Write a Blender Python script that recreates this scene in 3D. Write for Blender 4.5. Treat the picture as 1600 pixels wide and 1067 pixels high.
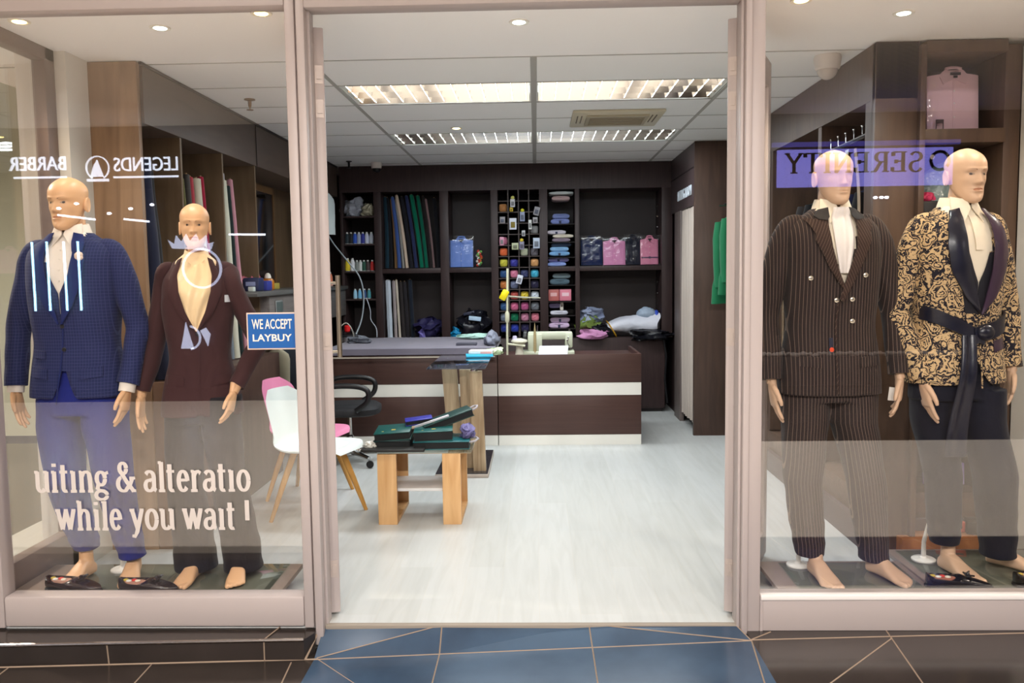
import bpy, bmesh, math, random
from mathutils import Vector, Matrix, noise
R=random.Random(7)
sc=bpy.context.scene
for o in list(bpy.data.objects): bpy.data.objects.remove(o)
# ---------------- camera
F_PX=1315.26; PITCH,YAW,ROLL=0.0812,0.0293,-0.0136; EYE=1.5
cy,sy=math.cos(YAW),math.sin(YAW)
r0=Vector((cy,sy,0)); f0=Vector((-sy,cy,0)); u0=Vector((0,0,1))
FW=f0*math.cos(PITCH)-u0*math.sin(PITCH); UP=u0*math.cos(PITCH)+f0*math.sin(PITCH)
RT=r0*math.cos(ROLL)+UP*math.sin(ROLL); UP=UP*math.cos(ROLL)-r0*math.sin(ROLL)
cam=bpy.data.cameras.new('camera'); cam.sensor_width=36; cam.lens=F_PX/1600*36; cam.clip_start=.05; cam.clip_end=100
co=bpy.data.objects.new('camera',cam); sc.collection.objects.link(co)
M=Matrix((RT,UP,-FW)).transposed().to_4x4(); M.translation=Vector((0,0,EYE)); co.matrix_world=M
sc.camera=co
# ---------------- world, exposure
w=bpy.data.worlds.new('world'); sc.world=w; w.use_nodes=True
w.node_tree.nodes['Background'].inputs[0].default_value=(.85,.78,.72,1)
w.node_tree.nodes['Background'].inputs[1].default_value=.12
vs=sc.view_settings; vs.view_transform='Standard'; vs.look='None'; vs.gamma=1; vs.exposure=0.0; vs.use_curve_mapping=False
def area(name,loc,size,power,col=(1,1,1),rot=(0,0,0),sizey=None,spread=180):
    l=bpy.data.lights.new(name,'AREA'); l.energy=power; l.color=col; l.size=size; l.spread=math.radians(spread)
    if sizey: l.shape='RECTANGLE'; l.size_y=sizey
    o=bpy.data.objects.new(name,l); sc.collection.objects.link(o); o.location=loc; o.rotation_euler=rot; return o
def spot(name,loc,power,col,ang=110,tgt=None,rad=.03,blend=.6):
    l=bpy.data.lights.new(name,'SPOT'); l.energy=power; l.color=col; l.spot_size=math.radians(ang); l.spot_blend=blend; l.shadow_soft_size=rad
    o=bpy.data.objects.new(name,l); sc.collection.objects.link(o); o.location=loc
    if tgt: o.rotation_euler=(Vector(tgt)-Vector(loc)).to_track_quat('-Z','Y').to_euler()
    return o
COOL=(.90,.97,1.0); WARM=(1.0,.80,.56); NEUT=(1,.90,.80)
CEIL=2.645
# troffer light (lamp bodies are built further down at the same places)
TROFF=[(x,y) for y in (5.49,7.29) for x in (-.6,.6)]
for i,(x,y) in enumerate(TROFF): area('troffer_light',(x,y,CEIL+.008),1.1,28,COOL,sizey=.5)
# downlights in the shop ceiling: (x, y, warm?, power)
DOWN=[(-1.712,3.923,0,20),(-.064,3.957,0,14),(1.671,3.951,0,20),(-2.282,3.781,1,13),(-1.184,3.742,1,20),(1.146,3.735,1,26),(-.614,6.737,1,7),(2.2,3.76,1,26)]
for x,y,wm,pw in DOWN: spot('downlight_light',(x,y,CEIL-.03),pw,WARM if wm else (.95,1,.95),125,(x,y,0))
# mall corridor lighting: recessed ceiling spots in front of the shop and over the pale walkway
for x in (-4.5,-1.5,1.5,4.5): spot('corridor_light',(x,2.62,3.52),20,(1,.94,.89),165,(x,2.62,0),.03)
for x in (-7,-1.7,-.5,.7,1.8,7): spot('walkway_light',(x,-1.6,3.55),450,(1,.95,.90),150,(x,-.8,0),.05)
spot('corridor_side_light',(-4.6,4.6,3.5),520,(1,.88,.72),160,(-4.6,4.6,0),.06)
spot('corridor_side_light',(4.6,4.6,3.5),260,(1,.88,.72),160,(4.6,4.6,0),.06)
# ---------------- helpers
def lin(h):
    if isinstance(h,str):
        h=h.lstrip('#'); c=[int(h[i:i+2],16)/255 for i in (0,2,4)]
    else: c=[v/255 for v in h]
    return tuple((v/12.92 if v<=.04045 else ((v+.055)/1.055)**2.4) for v in c)+(1,)
MATS={}
def mat(name,col,rough=.5,metal=0,spec=.5,emis=None,estr=1,alpha=None,coat=0,sheen=0,trans=0,ior=1.45,bump=None):
    if name in MATS: return MATS[name]
    m=bpy.data.materials.new(name); m.use_nodes=True; b=m.node_tree.nodes['Principled BSDF']
    c=lin(col) if not (isinstance(col,tuple) and len(col)==4) else col
    b.inputs['Base Color'].default_value=c; b.inputs['Roughness'].default_value=rough; b.inputs['Metallic'].default_value=metal
    b.inputs['Specular IOR Level'].default_value=spec; b.inputs['IOR'].default_value=ior
    b.inputs['Coat Weight'].default_value=coat; b.inputs['Sheen Weight'].default_value=sheen; b.inputs['Transmission Weight'].default_value=trans
    if emis: b.inputs['Emission Color'].default_value=lin(emis); b.inputs['Emission Strength'].default_value=estr
    if alpha is not None: b.inputs['Alpha'].default_value=alpha
    if bump:
        nt=m.node_tree; n=nt.nodes.new('ShaderNodeTexNoise'); n.inputs['Scale'].default_value=bump[0]; n.inputs['Detail'].default_value=4
        tc=nt.nodes.new('ShaderNodeTexCoord'); nt.links.new(tc.outputs['Object'],n.inputs['Vector'])
        bp=nt.nodes.new('ShaderNodeBump'); bp.inputs['Strength'].default_value=bump[1]; bp.inputs['Distance'].default_value=bump[2]
        nt.links.new(n.outputs['Fac'],bp.inputs['Height']); nt.links.new(bp.outputs[0],b.inputs['Normal'])
    MATS[name]=m; return m
def ramp2(nt,fac,c1,c2,p1=.3,p2=.7):
    r=nt.nodes.new('ShaderNodeValToRGB'); r.color_ramp.elements[0].position=p1; r.color_ramp.elements[1].position=p2
    r.color_ramp.elements[0].color=c1; r.color_ramp.elements[1].color=c2; nt.links.new(fac,r.inputs['Fac']); return r.outputs['Color']
def woodmat(name,c1,c2,scale=(1,1,12),rough=.4,det=6,nscale=2.0,dist=1.2,spec=.4,p=(.3,.7)):
    """grain runs along the axis with the SMALL scale"""
    if name in MATS: return MATS[name]
    m=mat(name,c1,rough,spec=spec); nt=m.node_tree; b=nt.nodes['Principled BSDF']
    tc=nt.nodes.new('ShaderNodeTexCoord'); mp=nt.nodes.new('ShaderNodeMapping'); mp.inputs['Scale'].default_value=scale
    n=nt.nodes.new('ShaderNodeTexNoise'); n.inputs['Scale'].default_value=nscale; n.inputs['Detail'].default_value=det; n.inputs['Distortion'].default_value=dist
    nt.links.new(tc.outputs['Object'],mp.inputs['Vector']); nt.links.new(mp.outputs[0],n.inputs['Vector'])
    nt.links.new(ramp2(nt,n.outputs['Fac'],lin(c1),lin(c2),*p),b.inputs['Base Color']); return m
def glassmat(name,ior=1.5,tint=(1,1,1,1),rough=0.0,gcol=(1,1,1,1)):
    if name in MATS: return MATS[name]
    m=bpy.data.materials.new(name); m.use_nodes=True; nt=m.node_tree; nt.nodes.clear()
    out=nt.nodes.new('ShaderNodeOutputMaterial'); mx=nt.nodes.new('ShaderNodeMixShader'); fr=nt.nodes.new('ShaderNodeFresnel'); fr.inputs[0].default_value=ior
    t=nt.nodes.new('ShaderNodeBsdfTransparent'); t.inputs[0].default_value=tint; g=nt.nodes.new('ShaderNodeBsdfGlossy'); g.inputs['Roughness'].default_value=rough; g.inputs[0].default_value=gcol
    # same reflectance from both sides of the pane
    geo=nt.nodes.new('ShaderNodeNewGeometry'); lw=nt.nodes.new('ShaderNodeLayerWeight')
    mth=nt.nodes.new('ShaderNodeMath'); mth.operation='POWER'
    nt.links.new(lw.outputs['Facing'],mth.inputs[0]); mth.inputs[1].default_value=5
    r0_=((ior-1)/(ior+1))**2
    ma=nt.nodes.new('ShaderNodeMath'); ma.operation='MULTIPLY_ADD'; nt.links.new(mth.outputs[0],ma.inputs[0]); ma.inputs[1].default_value=1-r0_; ma.inputs[2].default_value=r0_
    nt.nodes.remove(fr); nt.nodes.remove(geo)
    nt.links.new(ma.outputs[0],mx.inputs[0]); nt.links.new(t.outputs[0],mx.inputs[1]); nt.links.new(g.outputs[0],mx.inputs[2]); nt.links.new(mx.outputs[0],out.inputs[0])
    MATS[name]=m; return m
def V(*a): return Vector(a)
def cr(pts,m=6):
    P_=[Vector(p) for p in pts]; out=[]
    for i in range(len(P_)-1):
        a,b,c,d=P_[max(i-1,0)],P_[i],P_[i+1],P_[min(i+2,len(P_)-1)]
        for k in range(m):
            t=k/m; out.append(.5*((2*b)+(c-a)*t+(2*a-5*b+4*c-d)*t*t+(3*b-a-3*c+d)*t**3))
    return out+[P_[-1]]
class MB:
    def __init__(s): s.bm=bmesh.new()
    def _add(s,verts,faces):
        vs_=[s.bm.verts.new(v) for v in verts]; fs=[]
        for f in faces:
            try: fs.append(s.bm.faces.new([vs_[i] for i in f]))
            except ValueError: pass
        return vs_,fs
    def box(s,x0,x1,y0,y1,z0,z1,bev=0,mtx=None,seg=2):
        v=[(x,y,z) for z in (z0,z1) for y in (y0,y1) for x in (x0,x1)]
        if mtx: v=[mtx@Vector(p) for p in v]
        vs_,fs=s._add(v,[(0,2,3,1),(4,5,7,6),(0,1,5,4),(1,3,7,5),(3,2,6,7),(2,0,4,6)])
        if bev>0:
            es=list({e for f in fs for e in f.edges}); bmesh.ops.bevel(s.bm,geom=es,offset=bev,segments=seg,profile=.5,affect='EDGES')
        return s
    def cbox(s,c,d,rot=(0,0,0),bev=0,seg=2):
        from mathutils import Euler
        m=Matrix.Translation(c)@Euler(rot).to_matrix().to_4x4()
        return s.box(-d[0]/2,d[0]/2,-d[1]/2,d[1]/2,-d[2]/2,d[2]/2,bev,m,seg)
    def loft(s,rings,caps=(1,1),closed=True):
        n=len(rings[0]); vv=[[s.bm.verts.new(p) for p in r] for r in rings]
        for a,b in zip(vv,vv[1:]):
            for i in range(n if closed else n-1):
                j=(i+1)%n
                try: s.bm.faces.new((a[i],a[j],b[j],b[i]))
                except ValueError: pass
        if closed:
            for c,rg,fl in ((caps[0],vv[0],1),(caps[1],vv[-1],0)):
                if c:
                    try: s.bm.faces.new(rg[::-1] if fl else rg)
                    except ValueError: pass
        return s
    def tube(s,pts,r,n=10,caps=(1,1),flat=None):
        pts=[Vector(p) for p in pts]; k=len(pts); rs=r if isinstance(r,(list,tuple)) else [r]*k
        rings=[]; prev=None
        for i,p in enumerate(pts):
            d=(pts[min(i+1,k-1)]-pts[max(i-1,0)])
            d=d.normalized() if d.length>1e-9 else V(0,0,1)
            if prev is None:
                a=d.cross(V(0,0,1)); 
                if a.length<.05: a=d.cross(V(0,1,0))
                a.normalize()
            else:
                a=(prev-d*prev.dot(d)).normalized()
            prev=a; b=d.cross(a); fl=flat or 1
            rings.append([p+(a*math.cos(t)*rs[i]+b*math.sin(t)*rs[i]*fl) for t in [2*math.pi*j/n for j in range(n)]])
        return s.loft(rings,caps)
    def lathe(s,prof,c=(0,0,0),n=24,axis='z',caps=(1,1)):
        rings=[]
        for r,z in prof:
            rr=[]
            for j in range(n):
                t=2*math.pi*j/n; a,b=r*math.cos(t),r*math.sin(t)
                p={'z':(a,b,z),'y':(a,-z,b) ,'x':(z,a,b)}[axis]
                rr.append(Vector(c)+Vector(p))
            rings.append(rr)
        return s.loft(rings,caps)
    def prism(s,poly,y0,y1,axis='y',mtx=None):
        """2D polygon (a,b) extruded along axis. y: (x,z); z: (x,y); x: (y,z)"""
        def P(a,b,c): return {'y':(a,c,b),'z':(a,b,c),'x':(c,a,b)}[axis]
        A=[Vector(P(a,b,y0)) for a,b in poly]; B=[Vector(P(a,b,y1)) for a,b in poly]
        if mtx: A=[mtx@p for p in A]; B=[mtx@p for p in B]
        return s.loft([A,B])
    def grid(s,P,nu,nv):
        """surface P(u,v) u,v in 0..1"""
        g=[[s.bm.verts.new(P(i/nu,j/nv)) for i in range(nu+1)] for j in range(nv+1)]
        for j in range(nv):
            for i in range(nu):
                try: s.bm.faces.new((g[j][i],g[j][i+1],g[j+1][i+1],g[j+1][i]))
                except ValueError: pass
        return s
    def slab(s,P,nu,nv,off):
        """closed slab: surface P and the same shifted by vector off"""
        o=Vector(off)
        a=[[s.bm.verts.new(Vector(P(i/nu,j/nv))) for i in range(nu+1)] for j in range(nv+1)]
        b=[[s.bm.verts.new(v.co+o) for v in row] for row in a]
        F=s.bm.faces.new
        for j in range(nv):
            for i in range(nu):
                F((a[j][i],a[j+1][i],a[j+1][i+1],a[j][i+1])); F((b[j][i],b[j][i+1],b[j+1][i+1],b[j+1][i]))
        for i in range(nu): F((a[0][i],a[0][i+1],b[0][i+1],b[0][i])); F((a[nv][i+1],a[nv][i],b[nv][i],b[nv][i+1]))
        for j in range(nv): F((a[j+1][0],a[j][0],b[j][0],b[j+1][0])); F((a[j][nu],a[j+1][nu],b[j+1][nu],b[j][nu]))
        return s
    def sphere(s,c,r,nu=16,nv=10,sc=(1,1,1)):
        m=Matrix.Translation(c)@Matrix.Diagonal((r*sc[0],r*sc[1],r*sc[2],1))
        bmesh.ops.create_uvsphere(s.bm,u_segments=nu,v_segments=nv,radius=1,matrix=m); return s
def link(o): sc.collection.objects.link(o)
def obj(name,mb,m,parent=None,smooth=0.6,recalc=True,label=None):
    if recalc: bmesh.ops.recalc_face_normals(mb.bm,faces=mb.bm.faces)
    me=bpy.data.meshes.new(name); mb.bm.to_mesh(me); mb.bm.free()
    for mm in (m if isinstance(m,(list,tuple)) else [m]): me.materials.append(mm)
    if smooth: me.shade_smooth(); me.set_sharp_from_angle(angle=smooth)
    o=bpy.data.objects.new(name,me); link(o)
    if parent: o.parent=parent
    if label: o['label']=label
    return o
def thing(name,label,cat,loc=(0,0,0),rz=0,group=None):
    o=bpy.data.objects.new(name,None); o.empty_display_size=.1; link(o); o.location=loc; o.rotation_euler=(0,0,rz)
    o['label']=label; o['category']=cat
    if group: o['group']=group
    return o
def tag(o,label,cat,group=None,loc=None,rz=None):
    o['label']=label; o['category']=cat
    if group: o['group']=group
    if loc is not None: o.location=loc
    if rz is not None: o.rotation_euler=(0,0,rz) if not isinstance(rz,tuple) else rz
    return o
def struct(name,mb,m,parent=None,smooth=.6):
    o=obj(name,mb,m,parent,smooth)
    if not parent: o['kind']='structure'
    return o
def dup(root,loc=None,rz=None,label=None,group=None):
    r=root.copy(); link(r)
    if loc is not None: r.location=loc
    if rz is not None: r.rotation_euler=(0,0,rz) if not isinstance(rz,tuple) else rz
    if label: r['label']=label
    if group: r['group']=group
    for ch in root.children:
        c=ch.copy(); link(c); c.parent=r
        for g in ch.children:
            d=g.copy(); link(d); d.parent=c
    return r
def remesh_bm(mb,voxel,smooth=3,fac=.5):
    """fuse overlapping closed shapes of a bmesh into one skin"""
    me=bpy.data.meshes.new('t'); bmesh.ops.recalc_face_normals(mb.bm,faces=mb.bm.faces); mb.bm.to_mesh(me); mb.bm.free()
    o=bpy.data.objects.new('t',me); link(o)
    a=o.modifiers.new('r','REMESH'); a.mode='VOXEL'; a.voxel_size=voxel
    if smooth: b=o.modifiers.new('s','SMOOTH'); b.iterations=smooth; b.factor=fac
    dg=bpy.context.evaluated_depsgraph_get(); ev=o.evaluated_get(dg); m2=bpy.data.meshes.new_from_object(ev)
    r=MB(); r.bm.from_mesh(m2); bpy.data.objects.remove(o); bpy.data.meshes.remove(me); bpy.data.meshes.remove(m2); return r
def cloth_noise(mb,amp,sc_,seed=0,axis=None):
    for v in mb.bm.verts:
        n=noise.noise_vector(v.co*sc_+Vector((seed*7.3,seed*3.1,seed)))
        v.co+=n*amp if axis is None else Vector([n[i]*amp*axis[i] for i in range(3)])
    return mb
def text_bm(s,size,ext=.002,sx=1.0,align='CENTER'):
    c=bpy.data.curves.new('t','FONT'); c.body=s; c.size=size; c.extrude=ext; c.align_x=align; c.align_y='CENTER'; c.resolution_u=3
    o=bpy.data.objects.new('t',c); link(o); dg=bpy.context.evaluated_depsgraph_get()
    me=bpy.data.meshes.new_from_object(o.evaluated_get(dg)); r=MB(); r.bm.from_mesh(me)
    bpy.data.objects.remove(o); bpy.data.meshes.remove(me)
    if sx!=1: 
        for v in r.bm.verts: v.co.x*=sx
    return r
def text_fit(s,w_,h,ext=.001,bold=0.0):
    c=bpy.data.curves.new('t','FONT'); c.body=s; c.size=1; c.offset=bold; c.extrude=.01; c.align_x='CENTER'; c.align_y='CENTER'; c.resolution_u=3
    o=bpy.data.objects.new('t',c); link(o); dg=bpy.context.evaluated_depsgraph_get(); me=bpy.data.meshes.new_from_object(o.evaluated_get(dg)); r=MB(); r.bm.from_mesh(me)
    bpy.data.objects.remove(o); bpy.data.meshes.remove(me)
    X=[v.co.x for v in r.bm.verts]; Y=[v.co.y for v in r.bm.verts]; cx=(min(X)+max(X))/2; cy_=(min(Y)+max(Y))/2; kx=w_/(max(X)-min(X)); ky=h/(max(Y)-min(Y))
    for v in r.bm.verts: v.co=Vector(((v.co.x-cx)*kx,(v.co.y-cy_)*ky,v.co.z/.01*ext))
    return r
def xf(mb,m):
    bmesh.ops.transform(mb.bm,matrix=m,verts=mb.bm.verts); return mb
def join(a,b):
    me=bpy.data.meshes.new('t'); b.bm.to_mesh(me); b.bm.free(); a.bm.from_mesh(me); bpy.data.meshes.remove(me); return a
def TX(x,y,z,rx=0,ry=0,rz=0):
    from mathutils import Euler
    return Matrix.Translation((x,y,z))@Euler((rx,ry,rz)).to_matrix().to_4x4()
# slab-serif stroke font: thick uprights, thin horizontals
SK=[0]
def stroke(mb,pts,thin,thick,dep):
    SK[0]=(SK[0]+1)%7; dep=dep*(1+.25*SK[0])
    pts=[Vector((p[0],p[1],0)) for p in pts]; k=len(pts); L=[];Rr=[]
    for i,p in enumerate(pts):
        d=pts[min(i+1,k-1)]-pts[max(i-1,0)]; d.normalize(); nrm=Vector((-d.y,d.x,0)); w_=thin+(thick-thin)*abs(d.y)**1.5
        L.append(p+nrm*w_/2); Rr.append(p-nrm*w_/2)
    z=Vector((0,0,dep))
    mb.loft([[a,b,b+z,a+z] for a,b in zip(L,Rr)])
def arc(cx,cy_,rx,ry,a0,a1,n=14): return [(cx+rx*math.cos(math.radians(a0+(a1-a0)*i/n)),cy_+ry*math.sin(math.radians(a0+(a1-a0)*i/n))) for i in range(n+1)]
def sf(x,y,w=.16): return [(x-w,y),(x+w,y)]
# glyphs in units of x-height = .7, cap/ascender 1.0 ; value: (advance, strokes)
GL={
'u':(.78,[[(.16,.7),(.16,.22)]+arc(.33,.22,.17,.2,180,330),[(.60,.7),(.60,.02)],sf(.10,.68,.09),sf(.54,.68,.09),[(.6,.03),(.72,.03)]]),
'i':(.42,[[(.2,.7),(.2,0)],[(.2,.97),(.2,.86)],[(.06,.68),(.2,.68)],sf(.2,.02,.15)]),
'ı':(.42,[[(.2,.7),(.2,0)],[(.06,.68),(.2,.68)],sf(.2,.02,.15)]),
't':(.5,[[(.2,.92),(.2,.18)]+arc(.32,.16,.12,.14,180,300,8),[(.04,.68),(.42,.68)]]),
'n':(.8,[[(.18,.7),(.18,0)],[(.18,.5)]+arc(.40,.48,.18,.2,140,0,10)+[(.6,.0)],[(.06,.68),(.18,.68)],sf(.18,.02,.14),sf(.6,.02,.13)]),
'g':(.70,[arc(.32,.45,.2,.22,0,360,18),arc(.32,-.12,.26,.15,0,360,18),[(.2,.26),(.14,.12),(.24,.04),(.46,.02),(.56,-.06)],[(.48,.6),(.68,.66)]]),
'&':(.98,[arc(.36,.79,.16,.18,0,360,16),[(.25,.68),(.52,.34),(.84,.02)],arc(.36,.26,.26,.24,110,300,14),[(.46,.04),(.70,.26),(.80,.46)],[(.66,.46),(.94,.46)],[(.74,.03),(.96,.03)]]),
'a':(.7,[arc(.32,.48,.2,.2,150,0,10)+[(.52,.1),(.62,.02)],arc(.3,.2,.19,.18,60,330,14),[(.3,.39),(.5,.41)]]),
'l':(.4,[[(.2,1.0),(.2,0)],[(.05,.98),(.2,.98)],sf(.2,.02,.15)]),
'e':(.66,[[(.12,.38),(.54,.38)],arc(.33,.35,.21,.33,0,320,20)]),
'r':(.6,[[(.2,.7),(.2,0)],[(.2,.5),(.3,.64),(.42,.68),(.52,.6)],[(.06,.68),(.2,.68)],sf(.2,.02,.16)]),
'o':(.74,[arc(.36,.35,.24,.33,0,360,22)]),
'w':(1.02,[[(.12,.68),(.32,.02)],[(.32,.02),(.52,.66)],[(.52,.66),(.70,.02)],[(.70,.02),(.9,.68)],sf(.12,.68,.12),sf(.52,.68,.1),sf(.9,.68,.1)]),
'h':(.8,[[(.18,1.0),(.18,0)],[(.18,.5)]+arc(.40,.48,.18,.2,140,0,10)+[(.6,.0)],[(.04,.98),(.18,.98)],sf(.18,.02,.14),sf(.6,.02,.13)]),
'y':(.74,[[(.14,.68),(.38,.02)],[(.62,.68),(.36,-.06),(.24,-.24),(.1,-.22)],sf(.14,.68,.12),sf(.62,.68,.1)]),
'!':(.4,[[(.2,1.0),(.2,.3)]]),
' ':(.34,[]),
'S':(.72,[arc(.36,.74,.22,.22,20,270,14)+arc(.36,.26,.24,.26,90,-160,14)]),
'E':(.76,[[(.2,1),(.2,0)],[(.06,.97),(.64,.97)],[(.06,.03),(.66,.03)],[(.2,.52),(.5,.52)],[(.64,.97),(.64,.78)],[(.66,.03),(.66,.24)],[(.5,.6),(.5,.42)]]),
'R':(.86,[[(.2,1),(.2,0)],[(.06,.97),(.4,.97)]+arc(.42,.74,.2,.23,90,-90,12)+[(.2,.51)],[(.42,.5),(.66,.03)],sf(.2,.03,.14),[(.62,.03),(.84,.03)]]),
'N':(.92,[[(.18,1),(.18,0)],[(.18,1),(.72,.02)],[(.72,1),(.72,0)],sf(.14,.97,.12),sf(.18,.03,.13),sf(.72,.97,.14)]),
'I':(.44,[[(.2,1),(.2,0)],sf(.2,.97,.15),sf(.2,.03,.15)]),
'T':(.82,[[(.4,1),(.4,0)],[(.06,.97),(.74,.97)],sf(.4,.03,.15),[(.06,.97),(.06,.78)],[(.74,.97),(.74,.78)]]),
'Y':(.84,[[(.1,.97),(.4,.48)],[(.7,.97),(.4,.48)],[(.4,.5),(.4,0)],sf(.4,.03,.15),sf(.1,.97,.12),sf(.7,.97,.11)]),
}
def serif_bm(s,height,width=None,thin=.07,thick=.15,dep=.001,gap=0.0):
    mb=MB(); x=0
    for c in s:
        adv,st=GL[c]
        for p in st: stroke(mb,[(x+a,b) for a,b in p],thin,thick,dep/height)
        x+=adv+gap
    k=(width/x) if width else height
    for v in mb.bm.verts: v.co=Vector((v.co.x*k,v.co.y*height,v.co.z*height))
    return mb   # origin at left baseline, XY plane
# ---------------- structure materials
M_ALU=mat('aluminium_taupe',(180,168,165),.42,.05,bump=(60,.04,.001))
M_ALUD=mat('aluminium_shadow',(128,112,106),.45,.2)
M_PLASTER=mat('plaster',(248,247,246),.85,spec=.2)
M_WHITE=mat('white_paint',(222,218,210),.8,spec=.2)
M_WALL=mat('corridor_paint',(216,204,186),.8,spec=.2)
M_GLASS=glassmat('window_glass',1.78)
M_BRN=woodmat('brown_laminate',(66,45,41),(82,58,52),(1.2,1.2,14),.42)
M_BRNH=woodmat('brown_laminate_long',(70,48,43),(78,55,49),(.6,1.2,22),.42)
M_DKB=woodmat('dark_laminate',(50,37,37),(62,47,46),(14,14,1.2),.45)
M_PANEL=woodmat('oak_brown_panel',(126,98,74),(162,130,100),(6,6,.55),.4,nscale=1.6)
M_RCAB=woodmat('walnut_unit',(78,60,50),(96,76,62),(7,7,.8),.42)
M_BLACKIN=mat('shelf_back',(30,24,25),.6)
M_CREAM=mat('cream_gloss',(232,230,222),.25,bump=(3,.02,.001))
M_CHROME=mat('chrome',(200,200,200),.18,1)
M_STEEL=mat('brushed_steel',(190,178,160),.3,1)
M_BLACK=mat('black_plastic',(20,20,22),.4)
# floor of the shop: pale wood-look planks running away from the door
def floor_mat():
    m=mat('pale_plank_vinyl',(220,219,214),.32,spec=.4); nt=m.node_tree; b=nt.nodes['Principled BSDF']
    tc=nt.nodes.new('ShaderNodeTexCoord'); mp=nt.nodes.new('ShaderNodeMapping'); mp.inputs['Rotation'].default_value=(0,0,math.pi/2)
    br=nt.nodes.new('ShaderNodeTexBrick'); br.inputs['Scale'].default_value=1; br.inputs['Brick Width'].default_value=1.2; br.inputs['Row Height'].default_value=.18; br.inputs['Mortar Size'].default_value=.0012
    br.inputs['Color1'].default_value=lin((190,192,190)); br.inputs['Color2'].default_value=lin((197,199,198)); br.inputs['Mortar'].default_value=lin((196,195,190)); br.inputs['Bias'].default_value=0
    nt.links.new(tc.outputs['Object'],mp.inputs[0]); nt.links.new(mp.outputs[0],br.inputs['Vector'])
    mp2=nt.nodes.new('ShaderNodeMapping'); mp2.inputs['Scale'].default_value=(9,.8,1); n=nt.nodes.new('ShaderNodeTexNoise'); n.inputs['Scale'].default_value=2.4; n.inputs['Detail'].default_value=7; n.inputs['Distortion'].default_value=.9
    nt.links.new(tc.outputs['Object'],mp2.inputs[0]); nt.links.new(mp2.outputs[0],n.inputs['Vector'])
    c=ramp2(nt,n.outputs['Fac'],(.90,.90,.89,1),(1,1,1,1),.25,.6)
    mx=nt.nodes.new('ShaderNodeMix'); mx.data_type='RGBA'; mx.blend_type='MULTIPLY'; mx.inputs[0].default_value=1
    nt.links.new(br.outputs['Color'],mx.inputs[6]); nt.links.new(c,mx.inputs[7]); nt.links.new(mx.outputs[2],b.inputs['Base Color']); return m
M_FLOOR=floor_mat()
def tilemat(name,c1,c2,rough=.16):
    m=mat(name,c1,rough,spec=.6); nt=m.node_tree; b=nt.nodes['Principled BSDF']; n=nt.nodes.new('ShaderNodeTexNoise'); n.inputs['Scale'].default_value=2.2; n.inputs['Detail'].default_value=5
    tc=nt.nodes.new('ShaderNodeTexCoord'); nt.links.new(tc.outputs['Object'],n.inputs['Vector'])
    nt.links.new(ramp2(nt,n.outputs['Fac'],lin(c1),lin(c2)),b.inputs['Base Color']); return m
M_TILE=tilemat('charcoal_tile',(44,38,35),(58,51,48))
M_TILEB=tilemat('tile_blue_reflection',(46,62,82),(66,88,112),.2)  # doorway tiles: bluish reflection of the shop interior painted into the base colour
M_GROUT=mat('grout',(150,130,112),.8)
M_PALE=mat('pale_marble_tile',(238,228,216),.25,bump=(2,.02,.001))
# shop floor
struct('floor',MB().box(-3.1,3.1,3.49,9.75,-.12,0),M_FLOOR)
# corridor floor: level falls to the left; ramp of cut tiles at the doorway
fr=3.385
mb=MB(); mb.box(-9,-.945,1.2+1.1,8,-.2,-.10)
mb.box(.87,9,2.3,3.49,-.2,-.02); mb.box(3.1,9,3.49,8,-.2,-.02)
struct('floor_corridor',mb,M_TILE)
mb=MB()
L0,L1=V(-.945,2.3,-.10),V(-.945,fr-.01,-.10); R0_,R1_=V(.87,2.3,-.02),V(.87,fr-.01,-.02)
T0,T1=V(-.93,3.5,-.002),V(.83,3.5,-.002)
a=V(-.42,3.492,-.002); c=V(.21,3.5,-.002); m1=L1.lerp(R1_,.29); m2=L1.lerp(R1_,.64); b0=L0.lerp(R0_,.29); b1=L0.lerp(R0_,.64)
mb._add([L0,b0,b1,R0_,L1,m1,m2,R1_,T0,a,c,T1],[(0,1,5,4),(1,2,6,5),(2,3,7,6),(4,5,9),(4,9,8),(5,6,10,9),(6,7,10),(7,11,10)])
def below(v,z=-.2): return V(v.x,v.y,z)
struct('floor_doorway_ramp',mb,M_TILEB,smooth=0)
# grout lines as thin raised beads
mb=MB()
def bead(p,q,w=.006): 
    mb.tube([p,q],w/2,4)
bead(L1,V(.87,fr-.01,-.02)); bead(L1+V(.01,.005,.004),a); bead(m1,a); bead(m2,c); bead(R1_,c); bead(R1_,T1); bead(m1,b0); bead(m2,b1); bead(R1_,V(.74,2.3,-.02))
bead(V(.87,3.382,-.02),V(3.0,3.50,-.02)); bead(V(1.457,3.478,-.02),V(1.457-.035*4,2.3,-.02)); bead(V(1.45,3.40,-.02),V(.80,2.75,-.02)); bead(V(2.3,3.4,-.02),V(2.1,2.3,-.02)); bead(V(.87,3.385,-.02),V(.97,3.46,-.02))
bead(V(-.93,3.378,-.1),V(-3,3.262,-.1),.008); bead(V(-1.034,3.349,-.1),V(-1.0,2.9,-.1)); bead(V(-1.614,3.33,-.1),V(-1.60,2.9,-.1)); bead(V(-2.2,3.3,-.1),V(-2.2,2.9,-.1)); bead(V(-.93,3.378,-.1),V(-.5,2.9,-.082))
struct('floor_grout',mb,M_GROUT,smooth=0)
mb=MB(); mb.box(-9,9,-.6,2.3,-.2,-.06); mb.box(-9,0.5,-3.4,-.6,-.2,-.06)
struct('floor_walkway',mb,M_PALE)
mb=MB(); mb.box(.5,9,-4.6,-.6,-.2,-.06); mb.box(-9,.5,-4.6,-3.4,-.2,-.06); struct('floor_far_corridor',mb,M_TILE)
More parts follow.
